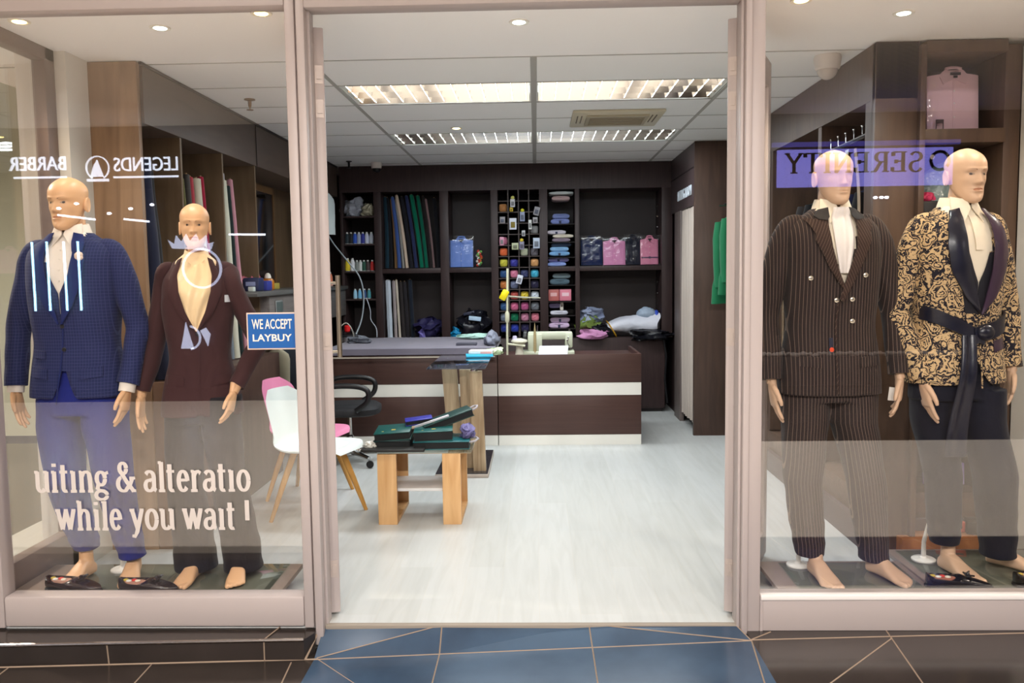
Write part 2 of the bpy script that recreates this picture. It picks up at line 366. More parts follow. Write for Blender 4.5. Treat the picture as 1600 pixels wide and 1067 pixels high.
# tiled step under the left window
mb=MB(); mb.prism([(-3.0,3.285),(-.985,3.372),(-.955,3.44),(-.955,3.52),(-3.0,3.52)],-.1,-.012,'z')
struct('trim_step',mb,M_TILE,smooth=0)
mb=MB(); mb.tube([(-3.0,3.285,-.012),(-.985,3.372,-.012)],.008,8); struct('trim_step_edge',mb,mat('steel_trim',(170,160,155),.25,1))
mb=MB(); mb.tube([(-.983,3.374,-.1),(-.95,3.47,-.02),(-.915,3.495,-.004)],.006,6); mb.tube([(-1.80,3.335,-.012),(-1.795,3.336,-.1)],.003,4); mb.tube([(-1.15,3.363,-.012),(-1.15,3.363,-.1)],.003,4); mb.tube([(-1.15,3.365,-.008),(-1.12,3.49,-.008)],.003,4)
struct('trim_step_grout',mb,M_GROUT)
# ceilings
struct('ceiling',MB().box(-3.1,3.1,3.56,4.58,CEIL,CEIL+.1),M_PLASTER)
M_TILEC=mat('ceiling_tile',(244,244,242),.9,spec=.15,bump=(90,.08,.001)); M_GRIDB=mat('ceiling_grid_bar',(176,174,168),.6)
mb=MB()
def hole_rows():
    # tiles everywhere but the troffer bays
    xs=[-3.1]+[1.2*i for i in (-2,-1,0,1,2)]+[3.1]; ys=[4.58+.6*i for i in range(9)]+[9.75]
    for i in range(len(xs)-1):
        for j in range(len(ys)-1):
            cx=(xs[i]+xs[i+1])/2; cyy=(ys[j]+ys[j+1])/2
            if any(abs(cx-x)<.1 and abs(cyy-y)<.1 for x,y in TROFF): continue
            mb.box(xs[i],xs[i+1],ys[j],ys[j+1],CEIL,CEIL+.06)
TROFF=[(x,y) for y in (5.48,7.28) for x in (-.6,.6)]
hole_rows(); ceil=struct('ceiling_suspended',mb,M_TILEC,smooth=0)
mb=MB()
for x in (-2.4,-1.2,0,1.2,2.4): mb.box(x-.012 if x else -.018,x+.012 if x else .018,4.58,9.75,CEIL-.004,CEIL+.002)
for j in range(0,9): mb.box(-3.1,3.1,4.58+.6*j-.005,4.58+.6*j+.005,CEIL-.003,CEIL+.002)
obj('ceiling_grid',mb,M_GRIDB,ceil)
# walls
struct('wall_back',MB().box(-3.1,3.1,9.75,9.85,-.1,2.75),M_DKB)
struct('wall_left',MB().box(-2.55,-2.47,4.5,9.75,0,2.7),M_PANEL)
struct('wall_right',MB().box(2.55,2.63,4.5,9.75,0,2.7),M_RCAB)
mb=MB(); mb.box(-2.62,-2.36,4.28,4.49,0,CEIL); struct('wall_left_pier',mb,M_WHITE)
mb=MB(); mb.box(2.47,2.66,4.24,4.42,0,CEIL); struct('wall_right_pier',mb,M_WHITE)
# ---------------- storefront frames
def framebar(mb,x0,x1,y0,y1,z0,z1,bev=.006): mb.box(x0,x1,y0,y1,z0,z1,bev)
FY0,FY1=3.47,3.56
# window 1: left front
mb=MB(); framebar(mb,-2.315,-1.007,FY0,FY1,0,.135,.012); framebar(mb,-1.007,-.966,FY0,FY1,-.005,2.66); framebar(mb,-2.40,-2.315,FY0,FY1,-.005,2.75); framebar(mb,-2.315,-1.007,FY0,FY1,2.59,2.66)
w1=struct('window_1',mb,M_ALU)
struct('window_glass',MB().box(-2.32,-1.005,3.512,3.520,.13,2.6),M_GLASS,w1)
# window 2: right front
mb=MB(); framebar(mb,.94,2.5,FY0,FY1,-.02,.13,.004); framebar(mb,.873,.928,FY0,FY1,-.03,2.75); framebar(mb,2.47,2.56,FY0,FY1,-.02,2.75); framebar(mb,.928,2.5,FY0,FY1,2.62,2.70)
mb.box(.928,.94,FY0,FY1,-.02,.13)
w2=struct('window_2',mb,M_ALU)
struct('window_glass',MB().box(.926,2.475,3.512,3.520,.125,2.63),M_GLASS,w2)
obj('glazing_bead',MB().box(.93,2.47,3.462,3.50,.115,.137,.004),mat('white_bead',(235,228,224),.3),w2)
# side returns
def side(n,x,sgn):
    mb=MB(); mb.box(x-.035,x+.035,3.56,4.28,-.02,.20,.008); mb.box(x-.035,x+.035,3.56,4.28,2.58,2.66,.008); mb.box(x-.035,x+.035,4.19,4.28,.0,2.66,.008); mb.box(x-.03,x+.03,3.56,3.60,0,2.66)
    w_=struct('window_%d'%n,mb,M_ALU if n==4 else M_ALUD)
    struct('window_glass',MB().box(x-.004,x+.004,3.59,4.20,.19,2.59),M_GLASS,w_)
side(3,-2.45,1); side(4,2.53,-1)
# door portal: jambs and header
mb=MB()
mb.box(-.966,-.957,3.49,3.56,-.06,2.75); mb.box(-.957,-.922,3.455,3.55,-.075,2.75,.006); mb.box(-.922,-.912,3.50,3.56,-.01,2.60)
mb.box(.846,.873,3.455,3.55,-.03,2.75,.006); mb.box(.832,.846,3.48,3.56,-.01,2.75,.004)
mb.box(-.93,.85,3.46,3.56,2.575,2.70,.006)
struct('door_frame',mb,M_ALU)
struct('trim_threshold',MB().box(-.92,.84,3.482,3.51,-.02,.002,.002),mat('worn_threshold',(150,140,128),.7))
# front wall above the frames
struct('wall_front',MB().box(-9,9,3.46,3.57,2.70,3.62),M_WALL)
# door leaves, open inwards
def door_leaf(n,hx,hy,ang,sgn):
    """leaf in local x from hinge 0..W, closed direction +x; ang rotates it open"""
    W,D,Hh=.86,.045,2.53
    mb=MB(); mb.box(0,.052,-D/2,D/2,.02,Hh,.004); mb.box(W-.075,W,-D/2,D/2,.02,Hh,.006); mb.box(.05,W-.07,-D/2,D/2,.02,.15,.004); mb.box(.05,W-.07,-D/2,D/2,Hh-.13,Hh,.004)
    o=struct('door_%d'%n,mb,M_ALU); o.location=(hx,hy,0); o.rotation_euler=(0,0,ang)
    obj('door_glass',MB().box(.05,W-.07,-.004,.004,.145,Hh-.125),M_GLASS,o)
    mb=MB()
    for s_ in (-1,1):
        yy=s_*(D/2+.08)
        mb.tube([(W-.04,yy,1.07),(W-.04,yy,1.50)],.013,12)
        for z in (1.10,1.46): mb.tube([(W-.04,s_*D/2,z),(W-.04,yy,z)],.008,8)
    obj('pull_handle',mb,M_STEEL,o)
    mb=MB()
    for z in (1.18,2.30,2.16,.18): mb.box(-.002,.0,-.016,.016,z,z+.075); mb.box(-.006,-.002,-.010,.010,z+.018,z+.055)
    obj('hinge_plate',mb,mat('hinge_metal',(186,172,164),.4,.2),o)
    return o
door_leaf(1,-.898,3.575,math.radians(106.8),1)
d2=door_leaf(2,.822,3.575,math.radians(66),-1)
# corridor beyond the side windows and the shops opposite
M_WALLG=mat('corridor_paint_cool',(214,216,200),.8,spec=.2)
struct('wall_corridor_left',MB().box(-6.5,-6.3,3.57,9,-.1,3.62),M_WALLG)
struct('wall_corridor_right',MB().box(6.3,6.5,3.57,9,-.1,3.62),M_WALL)
struct('wall_corridor_end',MB().box(-6.5,-3.1,8.4,8.5,-.1,3.62),M_WALLG)
struct('wall_corridor_end_right',MB().box(3.1,6.5,8.4,8.5,-.1,3.62),M_WALL)
struct('wall_opposite',MB().box(-9,9,-4.75,-4.6,-.2,3.62),mat('dark_fascia',(36,32,32),.5))
struct('wall_corridor_far',MB().box(-9.1,-9,-4.7,8,-.2,3.62),M_WALL)
struct('wall_corridor_near',MB().box(9,9.1,-4.7,8,-.2,3.62),M_WALL)
mb=MB(); mb.box(-9,9,-4.7,3.46,3.58,3.7); mb.box(-9,-3.1,3.46,8.5,3.58,3.7); mb.box(3.1,9,3.46,8.5,3.58,3.7)
struct('ceiling_corridor',mb,mat('corridor_ceiling',(214,204,192),.8))
# ---------------- troffers: housing, louvre, tubes
M_MIR=mat('louvre_mirror',(215,215,210),.12,1); M_TUBE=mat('lit_tube',(255,255,255),.4,emis=(245,250,255),estr=9); M_HOUS=mat('troffer_housing',(235,235,230),.4)
def troffer():
    t=thing('troffer','','ceiling light')
    mb=MB(); W,D=1.16,.56
    mb.box(-W/2,W/2,-D/2,D/2,.10,.105); 
    for s in (-1,1):
        mb.box(s*W/2-.004,s*W/2+.004,-D/2,D/2,-.004,.105); mb.box(-W/2,W/2,s*D/2-.004,s*D/2+.004,-.004,.105)
    obj('housing',mb,M_HOUS,t)
    mb=MB()
    for y in (-D/6,D/6):
        mb.prism([(y-.022,.055),(y,-.002),(y+.022,.055)],-W/2+.01,W/2-.01,'x')
    for s in (-1,1): mb.prism([(s*(D/2-.03),.055),(s*(D/2-.008),-.002),(s*(D/2-.006),.055)],-W/2+.01,W/2-.01,'x')
    n=13
    for i in range(n):
        x=-W/2+.03+(W-.06)*i/(n-1)
        mb.prism([(x-.012,.05),(x,0.0),(x+.012,.05)],-D/2+.01,D/2-.01,'y')
    obj('louvre',mb,M_MIR,t,smooth=0)
    for y in (-D/3,0,D/3): obj('lit_tube',MB().tube([(-W/2+.03,y,.080),(W/2-.03,y,.080)],.012,8),M_TUBE,t)
    return t
t0=troffer(); names=['near left','near right','far left','far right']
for i,(x,y) in enumerate(TROFF):
    o=t0 if i==0 else dup(t0)
    o.location=(x,y,CEIL+.004); o['label']='louvred fluorescent ceiling light, %s of the four in the shop ceiling'%names[i]; o['group']='louvred ceiling lights'
# downlights
M_RING=mat('downlight_ring',(230,225,215),.4)
dl=['white recessed spotlight above the navy suit mannequin','white recessed spotlight above the doorway, in the plaster ceiling','white recessed spotlight above the right window, between its two mannequins','warm yellow spotlight at the far left corner of the left window','warm yellow spotlight at the right end of the left window','warm yellow spotlight at the left end of the right window','small warm spotlight in the tiled ceiling between the louvred lights','warm yellow spotlight over the gold paisley mannequin']
for (x,y,wm,pw),lb in zip(DOWN,dl):
    t=thing('downlight',lb,'spotlight',(x,y,CEIL),0,'recessed ceiling spotlights')
    obj('trim_ring',MB().lathe([(.030,.0),(.030,-.004),(.045,-.006),(.047,.0)],n=20,caps=(0,0)),M_RING,t)
    obj('lit_lamp',MB().lathe([(.031,-.001),(.026,-.006),(.012,-.009)],n=20),mat('lit_warm' if wm else 'lit_cool',(255,240,200),.4,emis=(255,225,140) if wm else (235,255,250),estr=14),t)
for i,(x,y) in enumerate([(-4.5,1.0),(-1.5,1.0),(1.5,1.0),(4.5,1.0)]+[(-6,-1.6),(-3,-1.6),(0,-1.6),(3,-1.6),(6,-1.6)]):
    pass
# aircon cassette
t=thing('ceiling_aircon_cassette','cream ceiling air conditioner grille behind the near right light','air conditioner',(.606,6.39,CEIL))
mb=MB(); mb.box(-.33,.33,-.30,.30,-.022,0,.008); obj('fascia',mb,mat('aged_cream_plastic',(205,196,172),.45),t)
mb=MB(); mb.box(-.20,.20,-.17,.15,-.028,-.020); obj('intake_recess',mb,mat('vent_dark',(92,82,70),.6),t)
mb=MB()
for i in range(6): mb.box(-.20,.20,-.16+.055*i,-.145+.055*i,-.034,-.026)
mb.box(-.225,-.20,-.19,.17,-.034,-.02);mb.box(.20,.225,-.19,.17,-.034,-.02);mb.box(-.225,.225,.15,.17,-.034,-.02);mb.box(-.225,.225,-.21,-.17,-.036,-.02,.004)
obj('grille_slats',mb,mat('aged_cream_plastic2',(176,166,142),.5),t)
for s in (-1,1):
    for k in (0,1): obj('side_slot',MB().box(s*.27-.018+k*.03-.006,s*.27-.018+k*.03+.002,-.18,.10,-.026,-.02),mat('vent_dark2',(120,110,92),.6),t)
# sprinkler, cameras
t=thing('sprinkler_head','chrome sprinkler head hanging from the ceiling above the left shelf wall','sprinkler',(-1.841,5.514,CEIL))
mb=MB(); mb.lathe([(.035,0),(.035,-.006),(.012,-.012),(.010,-.045),(.004,-.055),(.004,-.065),(.022,-.067),(.022,-.070)],n=16); obj('sprinkler_body',mb,mat('brass_dull',(150,120,90),.35,.8),t)
t=thing('sprinkler_head','dark sprinkler head near the far left ceiling corner','sprinkler',(-1.87,8.55,CEIL))
mb=MB(); mb.lathe([(.03,0),(.03,-.006),(.012,-.012),(.010,-.055),(.022,-.067),(.022,-.070)],n=16); obj('sprinkler_body',mb,M_BLACK,t)
def cctv(label,loc,s=1):
    t=thing('dome_camera',label,'camera',loc); 
    obj('housing',MB().lathe([(.055*s,0),(.058*s,-.01*s),(.052*s,-.055*s),(.045*s,-.06*s)],n=20),mat('camera_white',(225,218,212),.4),t)
    mb=MB(); mb.sphere((0,0,-.058*s),.044*s,16,10); obj('lens_dome',mb,mat('dome_pale',(200,192,184),.2) if s>1.05 else M_BLACK,t)
cctv('white dome camera on the ceiling inside the right window',(1.587,4.70,CEIL),1.25)
cctv('small white security camera with dark lens at the far ceiling edge',(-1.62,8.70,CEIL),1.0)
# ---------------- left fitted shelf wall
XL=-2.46
lu=thing('fitted_shelf_unit','tall brown fitted shelf wall along the left side holding fabric rolls','shelf unit',(0,0,0))
obj('end_panel',MB().box(XL,-2.10,4.492,4.53,0,CEIL-.003,.003),M_PANEL,lu)
obj('header_board',MB().box(XL,-2.085,4.53,8.93,2.325,CEIL-.003),woodmat('header_brown',(80,66,58),(94,78,68),(6,1,6),.4),lu)
mb=MB(); mb.box(-2.086,-2.080,6.345,6.352,2.325,CEIL-.004); mb.box(-2.09,-2.075,4.5,8.93,CEIL-.018,CEIL-.004); obj('header_joint',mb,mat('joint_dark',(45,38,36),.5),lu)
M_DIV=woodmat('divider_brown',(104,84,62),(124,102,78),(6,6,.6),.4)
for y in (5.02,5.685,6.345): obj('divider',MB().box(XL,-2.10,y-.012,y+.012,.10,2.325),M_DIV,lu)
obj('base_board',MB().box(XL,-1.97,4.54,6.36,0,.92,.003),woodmat('base_brown',(72,52,44),(88,66,56),(6,6,.6),.42),lu)
obj('back_panel',MB().box(-2.468,-2.455,4.53,8.93,0,2.33),woodmat('back_brown',(92,72,50),(112,90,66),(6,6,.6),.45),lu)
obj('end_cladding',MB().box(-2.10,-1.965,4.50,4.54,0,.93,.002),woodmat('base_brown2',(98,70,52),(120,90,68),(6,6,.6),.42),lu)
wc=thing('wall_cabinet','long grey oak wall cabinet on the left wall with a worktop over it','cabinet',(0,0,0))
obj('cabinet_body',MB().box(-2.45,-2.03,6.36,9.18-.24,1.08,1.352,.003),woodmat('grey_oak',(104,98,96),(124,118,114),(10,1,12),.45),wc)
obj('worktop',MB().box(-2.45,-2.0,6.0,9.18-.24,1.352,1.39,.008),mat('dark_worktop',(96,96,94),.3),wc)
# ---------------- right fitted unit along the wall
ru=thing('garment_display_unit','dark walnut fitted unit on the right wall with garment bays and window cubbies','shelf unit',(0,0,0))
obj('header_board',MB().box(1.74,1.957,4.43,4.89,2.36,CEIL-.003).box(1.74,2.52,4.89,7.60,2.36,CEIL-.003),M_RCAB,ru)
for y in (5.28,6.33,7.05): obj('divider',MB().box(1.745,2.52,y-.03,y+.03,.30,2.36),M_RCAB,ru)
obj('front_panel',MB().box(1.74,1.955,4.43,4.47,0,CEIL-.003,.003),M_RCAB,ru)
obj('corner_panel',MB().box(1.742,1.78,4.47,4.56,0,2.36),M_RCAB,ru)
obj('plinth',MB().box(1.72,2.50,4.50,7.60,0,.15,.003),mat('plinth_grey_brown',(88,76,74),.4),ru)
obj('bay_base',MB().box(1.75,2.50,4.52,7.60,.15,.29,.003),woodmat('base_brown3',(92,74,62),(108,88,74),(1,6,6),.42),ru)
obj('back_panel',MB().box(2.50,2.53,4.45,7.60,0,2.36),M_RCAB,ru)
cu=ru
mb=MB(); mb.box(1.955,1.985,4.40,4.86,0,2.62,.003); mb.box(2.39,2.47,4.43,4.86,0,2.62,.003); obj('side_panel',mb,M_RCAB,cu)
obj('rear_panel',MB().box(1.955,2.47,4.86,4.88,0,2.62),M_RCAB,cu)
for z0,z1 in ((2.58,2.64),(2.13,2.20),(1.30,1.34),(.62,.66)): obj('shelf',MB().box(1.985,2.39,4.41,4.86,z0,z1,.002),M_RCAB,cu)
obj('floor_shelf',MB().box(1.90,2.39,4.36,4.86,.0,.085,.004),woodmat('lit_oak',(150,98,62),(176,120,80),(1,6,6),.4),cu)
# ---------------- back wall shelving
YB=8.95; YD=9.40
bk=thing('back_wall_shelving','dark brown built-in shelving covering the whole back wall','shelf unit',(0,0,0))
obj('header_board',MB().box(-2.07,1.44,YB,YD,2.372,CEIL-.003),M_DKB,bk)
for x0,x1 in ((-2.07,-2.04),(-1.71,-1.632),(-1.01,-.918),(-.47,-.395),(.042,.129),(.418,.465),(1.327,1.44)):
    obj('upright',MB().box(x0,x1,YB,YD,.80,2.372,.002),M_DKB,bk)
obj('rear_panel',MB().box(-2.07,1.44,YD,YD+.02,0,2.38),mat('shelf_rear',(42,33,33),.55),bk)
for x0,x1 in ((-1.632,-1.01),(-.918,-.47),(.129,.418),(.465,1.327)):
    obj('shelf',MB().box(x0,x1,YB+.004,YD,1.512,1.562,.002),M_DKB,bk)
for z in (2.118,1.825,1.535,1.24): obj('shelf',MB().box(-2.04,-1.71,YB+.01,YD,z-.012,z+.006),M_DKB,bk)
obj('base_cabinet',MB().box(-2.07,1.36,YB,YD,.04,.80,.003),M_DKB,bk)
obj('base_plinth',MB().box(-2.07,1.34,YB+.03,YD,0,.04),M_BLACKIN,bk)
# shelf pin holes as chrome studs
mb=MB()
for x in (.125,.422,.461,1.331):
    for z in [1.65+.11*i for i in range(6)]+[.90+.12*i for i in range(5)]: mb.sphere((x,YB+.05,z),.006,8,6)
for x in (1.322,.470):
    for z in [1.65+.11*i for i in range(6)]+[.90+.12*i for i in range(5)]: mb.sphere((x,YB+.28,z),.006,8,6)
obj('shelf_pins',mb,M_CHROME,bk)
# tie pigeonholes
GX=[-.395+.437/4*i for i in range(5)]; GZ=[.86+(2.372-.86)/13*i for i in range(14)]
tg=bk
mb=MB()
for x in GX[1:-1]: mb.box(x-.006,x+.006,YB+.01,YD-.02,.82,2.372)
for z in GZ[1:-1]: mb.box(-.394,.041,YB+.012,YD-.02,z-.005,z+.005)
obj('pigeonhole_grid',mb,mat('grid_brown',(66,55,52),.5),tg)
SZ=[1.562+.112*i for i in range(1,7)]; SZL=[.80+.142*i for i in range(1,5)]
ss=bk
for z in (2.01,1.82,1.66): obj('thin_shelf',MB().box(.130,.417,YB+.02,YD-.02,z-.006,z),M_BLACKIN,ss)
for z in (1.365,1.19,1.04,.90): obj('thin_shelf',MB().box(.130,.417,YB+.02,YD-.02,z-.006,z),M_BLACKIN,ss)
# ---------------- fitting room
fm=thing('fitting_room_booth','dark brown fitting room booth in the far right corner','booth',(0,0,0))
obj('front_wall',MB().box(1.42,2.5,7.62,7.66,0,CEIL-.003,.003),woodmat('booth_brown',(62,46,38),(80,60,50),(7,7,.8),.4),fm)
obj('header_panel',MB().box(1.425,1.465,7.66,8.94,2.09,CEIL-.003,.002).box(1.445,1.465,8.94,9.74,2.09,CEIL-.003),woodmat('booth_header',(70,58,60),(84,70,70),(7,7,.8),.4),fm)
obj('door_jamb',MB().box(1.425,1.465,8.38,8.72,0,2.09,.002),mat('jamb_grey',(112,100,96),.5),fm)
obj('side_wall',MB().box(1.46,1.50,8.72,9.74,0,2.09),M_DKB,fm)
obj('header_groove',MB().box(1.420,1.424,7.66,9.0,2.42,2.43),M_BLACKIN,fm)
mb=text_bm('FITTING ROOM',.135,.004,.78); xf(mb,TX(1.417,8.13,2.225)@Matrix.Rotation(-math.pi/2,4,'Z')@Matrix.Rotation(math.pi/2,4,'X'))
obj('lettering',mb,mat('letter_white',(225,235,245),.5),fm,smooth=0)
def P(u,v):
    y=7.68+.68*u; return (1.448+.018*math.sin(u*38)+.004*math.sin(v*5+u*9),y,.10+1.98*v)
o=obj('fitting_room_curtain',MB().slab(P,90,8,(.006,0,0)),mat('curtain_linen',(182,170,160),.85,bump=(40,.1,.001)),smooth=1.2)
tag(o,'pale grey linen curtain hanging in the fitting room doorway','curtain')
# ---------------- front counters
ct=thing('sewing_counter','brown counter with two cream stripes holding the sewing machine','counter',(0,0,0))
x0,x1=-.338,.90
mb=MB(); mb.box(x0,x1,7.25,7.275,.545,.792,.001); mb.box(x0,x1,7.25,7.275,.091,.433,.001); obj('front_panel',mb,M_BRNH,ct)
for z0,z1,n in ((.435,.543,'cream_stripe'),(0,.089,'cream_plinth')): obj(n,MB().box(x0,x1,7.253,7.275,z0,z1),M_CREAM,ct)
obj('side_panel',MB().box(x1-.025,x1,7.275,8.05,0,.792,.001),M_BRNH,ct); obj('side_panel',MB().box(x0,x0+.02,7.275,8.05,0,.792),M_BRNH,ct)
obj('worktop',MB().box(x0+.02,x1-.025,7.276,8.05,.725,.75),M_BRNH,ct)
ct2=thing('cutting_counter','brown counter with cream stripes under the grey ironing surface','counter',(0,0,0))
x0,x1=-2.0,-.345
mb=MB(); mb.box(x0,x1,7.25,7.275,.545,.80,.001); mb.box(x0,x1,7.25,7.275,.091,.433,.001); obj('front_panel',mb,M_BRNH,ct2)
for z0,z1,n in ((.435,.543,'cream_stripe'),(0,.089,'cream_plinth')): obj(n,MB().box(x0,x1,7.253,7.275,z0,z1),M_CREAM,ct2)
obj('side_panel',MB().box(x1-.02,x1,7.275,8.3,0,.80),M_BRNH,ct2)
obj('worktop',MB().box(x0,x1,7.276,8.3,.78,.80),M_BRNH,ct2)
# ---------------- window platforms
def platform(label,x0,x1,y0,y1,gx,group):
    t=thing('display_platform',label,'platform',(0,0,0),0,group)
    obj('platform_top',MB().box(x0,x1,y0,y1,.062,.085,.003),mat('grey_laminate',(140,124,114),.35),t)
    mb=MB(); mb.box(x0+.06,x1-.08,y0+.03,y1-.05,0,.062); obj('platform_base',mb,mat('plat_base',(70,60,55),.6),t)
platform('long low grey platform under the two left window mannequins',-2.40,-1.165,3.585,4.02,0,'window display platforms')
platform('low grey platform under the pinstripe suit mannequin',1.06,1.735,3.585,4.03,0,'window display platforms')
platform('low grey platform under the gold paisley jacket mannequin',1.745,2.46,3.585,4.20,0,'window display platforms')
M_GSH=glassmat('green_glass',1.5,(.88,.96,.93,1))
def gsheet(label,x0,x1,y0,y1,z,group=None,name='glass_sheet'):
    o=obj(name,MB().box(x0,x1,y0,y1,z,z+.008,.002),M_GSH); tag(o,label,'glass sheet',group); return o
gsheet('green tinted glass sheet under the navy suit mannequin',-2.20,-1.74,3.62,4.00,.085,'glass sheets on the platforms')
gsheet('green tinted glass sheet under the brown suit mannequin',-1.73,-1.22,3.62,4.00,.085,'glass sheets on the platforms')
gsheet('green tinted glass sheet under the pinstripe suit mannequin',1.15,1.70,3.62,3.99,.085,'glass sheets on the platforms')
gsheet('green tinted glass sheet under the gold paisley jacket mannequin',1.78,2.44,3.62,4.16,.085,'glass sheets on the platforms')
# ---------------- signs across the corridor, lettering on the windows
def flipx(mb): return mb
YO=-4.6
M_LITW=mat('lit_letter_white',(255,255,255),.5,emis=(225,235,255),estr=5.5)
t=thing('barber_shop_sign','white lit LEGENDS BARBER lettering and round emblem on dark fascia across the corridor','sign',(0,YO,0))
obj('backing_board',MB().box(-7.6,-4.55,-.01,.03,2.72,3.26),mat('sign_black',(14,14,16),.4),t)
def wall_text(s,xc,z,size,sx,name='lettering',m=None,par=None):
    mb=text_bm(s,size,.01,sx); xf(mb,TX(xc,.045,z)@Matrix.Rotation(math.pi,4,'Z')@Matrix.Rotation(math.pi/2,4,'X')); return obj(name,mb,m or M_LITW,par,smooth=0)
wall_text('LEGENDS',-5.34,3.05,.27,.80,'lettering',None,t); wall_text('BARBER',-6.85,3.08,.27,.86,'lettering',None,t)
obj('underline_bar',MB().box(-5.80,-4.90,.035,.055,2.875,2.90),M_LITW,t); obj('underline_bar',MB().box(-7.2,-6.46,.035,.055,2.89,2.915),M_LITW,t)
mb=MB(); c=(-6.02,3.02)
mb.loft([[V(c[0]+r*math.cos(a),y,c[1]+r*math.sin(a)) for r,y in ((.15,.035),(.165,.035),(.165,.05),(.15,.05))] for a in [math.radians(g) for g in range(-60,241,10)]],(1,1))
mb.prism([(c[0]-.10,c[1]-.12),(c[0]+.08,c[1]-.12),(c[0]+.03,c[1]+.02),(c[0]-.0,c[1]+.11),(c[0]-.05,c[1]+.03)],.035,.055,'y')
mb.lathe([(.05,.035),(.05,.05)],(c[0]-.09,0,c[1]-.16),12,'y'); 
mb.box(c[0]-.15,c[0]+.15,.035,.055,c[1]-.185,c[1]-.15)
obj('round_emblem',mb,M_LITW,t,smooth=0)
t=thing('spa_shop_sign','wide violet backlit SERENITY sign with dark serif letters across the corridor','sign',(0,YO,0))
obj('light_box',MB().box(3.27,5.60,-.01,.05,2.60,3.10,.01),mat('lit_violet',(150,150,255),.5,emis=(150,146,255),estr=2.6),t)
obj('light_box_trim',MB().box(3.2,5.7,-.01,.03,3.14,3.20),mat('lit_violet2',(120,120,200),.5,emis=(90,90,220),estr=1.0),t)
mb=serif_bm('SERENITY',.27,1.86,.06,.15,.01); xf(mb,TX(5.21,.055,2.78)@Matrix.Rotation(math.pi,4,'Z')@Matrix.Rotation(math.pi/2,4,'X'))
M_SD=mat('sign_dark',(26,18,34),.5)
obj('lettering',mb,M_SD,t,smooth=0)
mb=MB(); c=(5.42,2.92); mb.loft([[V(c[0]+r*math.cos(a),y,c[1]+r*math.sin(a)) for r,y in ((.10,.052),(.14,.052),(.14,.06),(.10,.06))] for a in [math.radians(g) for g in range(-40,300,12)]],(1,1)); obj('round_emblem',mb,M_SD,t,smooth=0)
# lit interior of the opposite shops seen as reflections
t=thing('led_light_bar','','light',(0,YO+.05,0)); obj('lit_tube',MB().tube([(-7.0,0,1.06),(-7.0,0,2.02)],.014,8),mat('lit_blue_tube',(255,255,255),.5,emis=(170,225,255),estr=14),t)
t['label']='upright blue white light bar across the corridor, leftmost in the reflection'; t['group']='upright light bars opposite'
for dx,l in ((.21,'second'),(.45,'third'),(.65,'last')): dup(t,(dx,YO+.05,0),label='upright blue white light bar across the corridor, %s from the left in the reflection'%l)
M_LT=mat('lit_white_tube',(255,255,255),.5,emis=(235,240,255),estr=10)
for i,(xa,za,xb,zb) in enumerate([(-6.57,2.38,-6.05,2.31),(-5.65,2.31,-5.3,2.27),(-3.2,2.42,-2.7,2.30),(-4.2,2.08,-3.7,2.07),(-2.75,2.08,-2.4,2.08)]):
    o=obj('ceiling_tube_light',MB().tube([(xa,YO+.12,za),(xb,YO+.12,zb)],.013,8),M_LT); tag(o,'slanting white tube light reflected in the left window, %s of five from the left'%['first','second','third','fourth','fifth'][i],'light','tube lights of the shop opposite')
for i,(px,pz) in enumerate([(-6.55,2.47),(-6.3,2.53),(-5.85,2.39),(-5.55,2.45),(-5.25,2.50),(-3.05,2.55),(-3.12,2.28),(4.55,2.44),(4.63,2.44),(4.70,2.44),(3.0,2.42)]):
    o=obj('spot_lamp',MB().sphere((px,YO+.12,pz),.025,12,8,(1.3,1,.8)),M_LT); tag(o,'small white spot lamp across the corridor, number %d along the reflected row'%(i+1) if 0 else 'small bright white spot lamp of the shop across the corridor','light','small spot lamps of the shop opposite')
t=thing('pebble_planter','long dark planter ledge topped with grey pebbles across the corridor','planter',(0,YO+.02,0))
obj('planter_box',MB().box(2.9,5.7,0,.30,-.06,.33,.01),mat('planter_dark',(40,36,38),.5),t)
mb=MB(); pr=random.Random(3)
for i in range(110): mb.sphere((2.93+2.73*i/110+pr.uniform(-.02,.02),.24+pr.uniform(-.05,.04),.345+pr.uniform(0,.03)),pr.uniform(.022,.042),8,6,(1,.8,.7))
o=obj('pebbles',mb,mat('pebble_grey',(190,184,180),.7),t); o['kind']='stuff'
# crown and ring emblem in lit tube
t=thing('lit_crown_emblem','pale lit crown over a ring emblem shining from the shop opposite onto the left window','sign',(-4.62,YO+.05,1.72))
mb=MB(); cp=[(x_-.12,z_) for x_,z_ in [(-.28,.18),(-.34,.30),(-.25,.24),(-.22,.36),(-.15,.27),(-.08,.38),(-.03,.28),(.06,.38),(.10,.28),(.20,.36),(.22,.24),(.30,.26),(.25,.14)]]
mb.prism(cp+[(x*.8,z-.12) for x,z in cp[::-1]] if 0 else cp+[(-.02,.16),(-.22,.17)],0,.02,'y'); obj('crown_points',mb,mat('lit_pale',(255,255,255),.5,emis=(200,215,255),estr=3.2),t,smooth=0)
mb=MB(); mb.loft([[V(.0+r*math.cos(a),y,-.10+r*math.sin(a)) for r,y in ((.25,0),(.28,0),(.28,.02),(.25,.02))] for a in [2*math.pi*i/36 for i in range(37)]],(0,0)); obj('ring',mb,MATS['lit_pale'],t,smooth=0)
t=thing('lit_crest_emblem','small pale lit crest with a spire and half ring reflected low on the brown suit','sign',(-4.88,YO+.05,.66))
mb=MB(); mb.loft([[V(.03+r*math.cos(a),y,r*math.sin(a)) for r,y in ((.15,0),(.175,0),(.175,.02),(.15,.02))] for a in [math.radians(g) for g in range(-80,81,10)]],(1,1)); obj('half_ring',mb,MATS['lit_pale'],t,smooth=0)
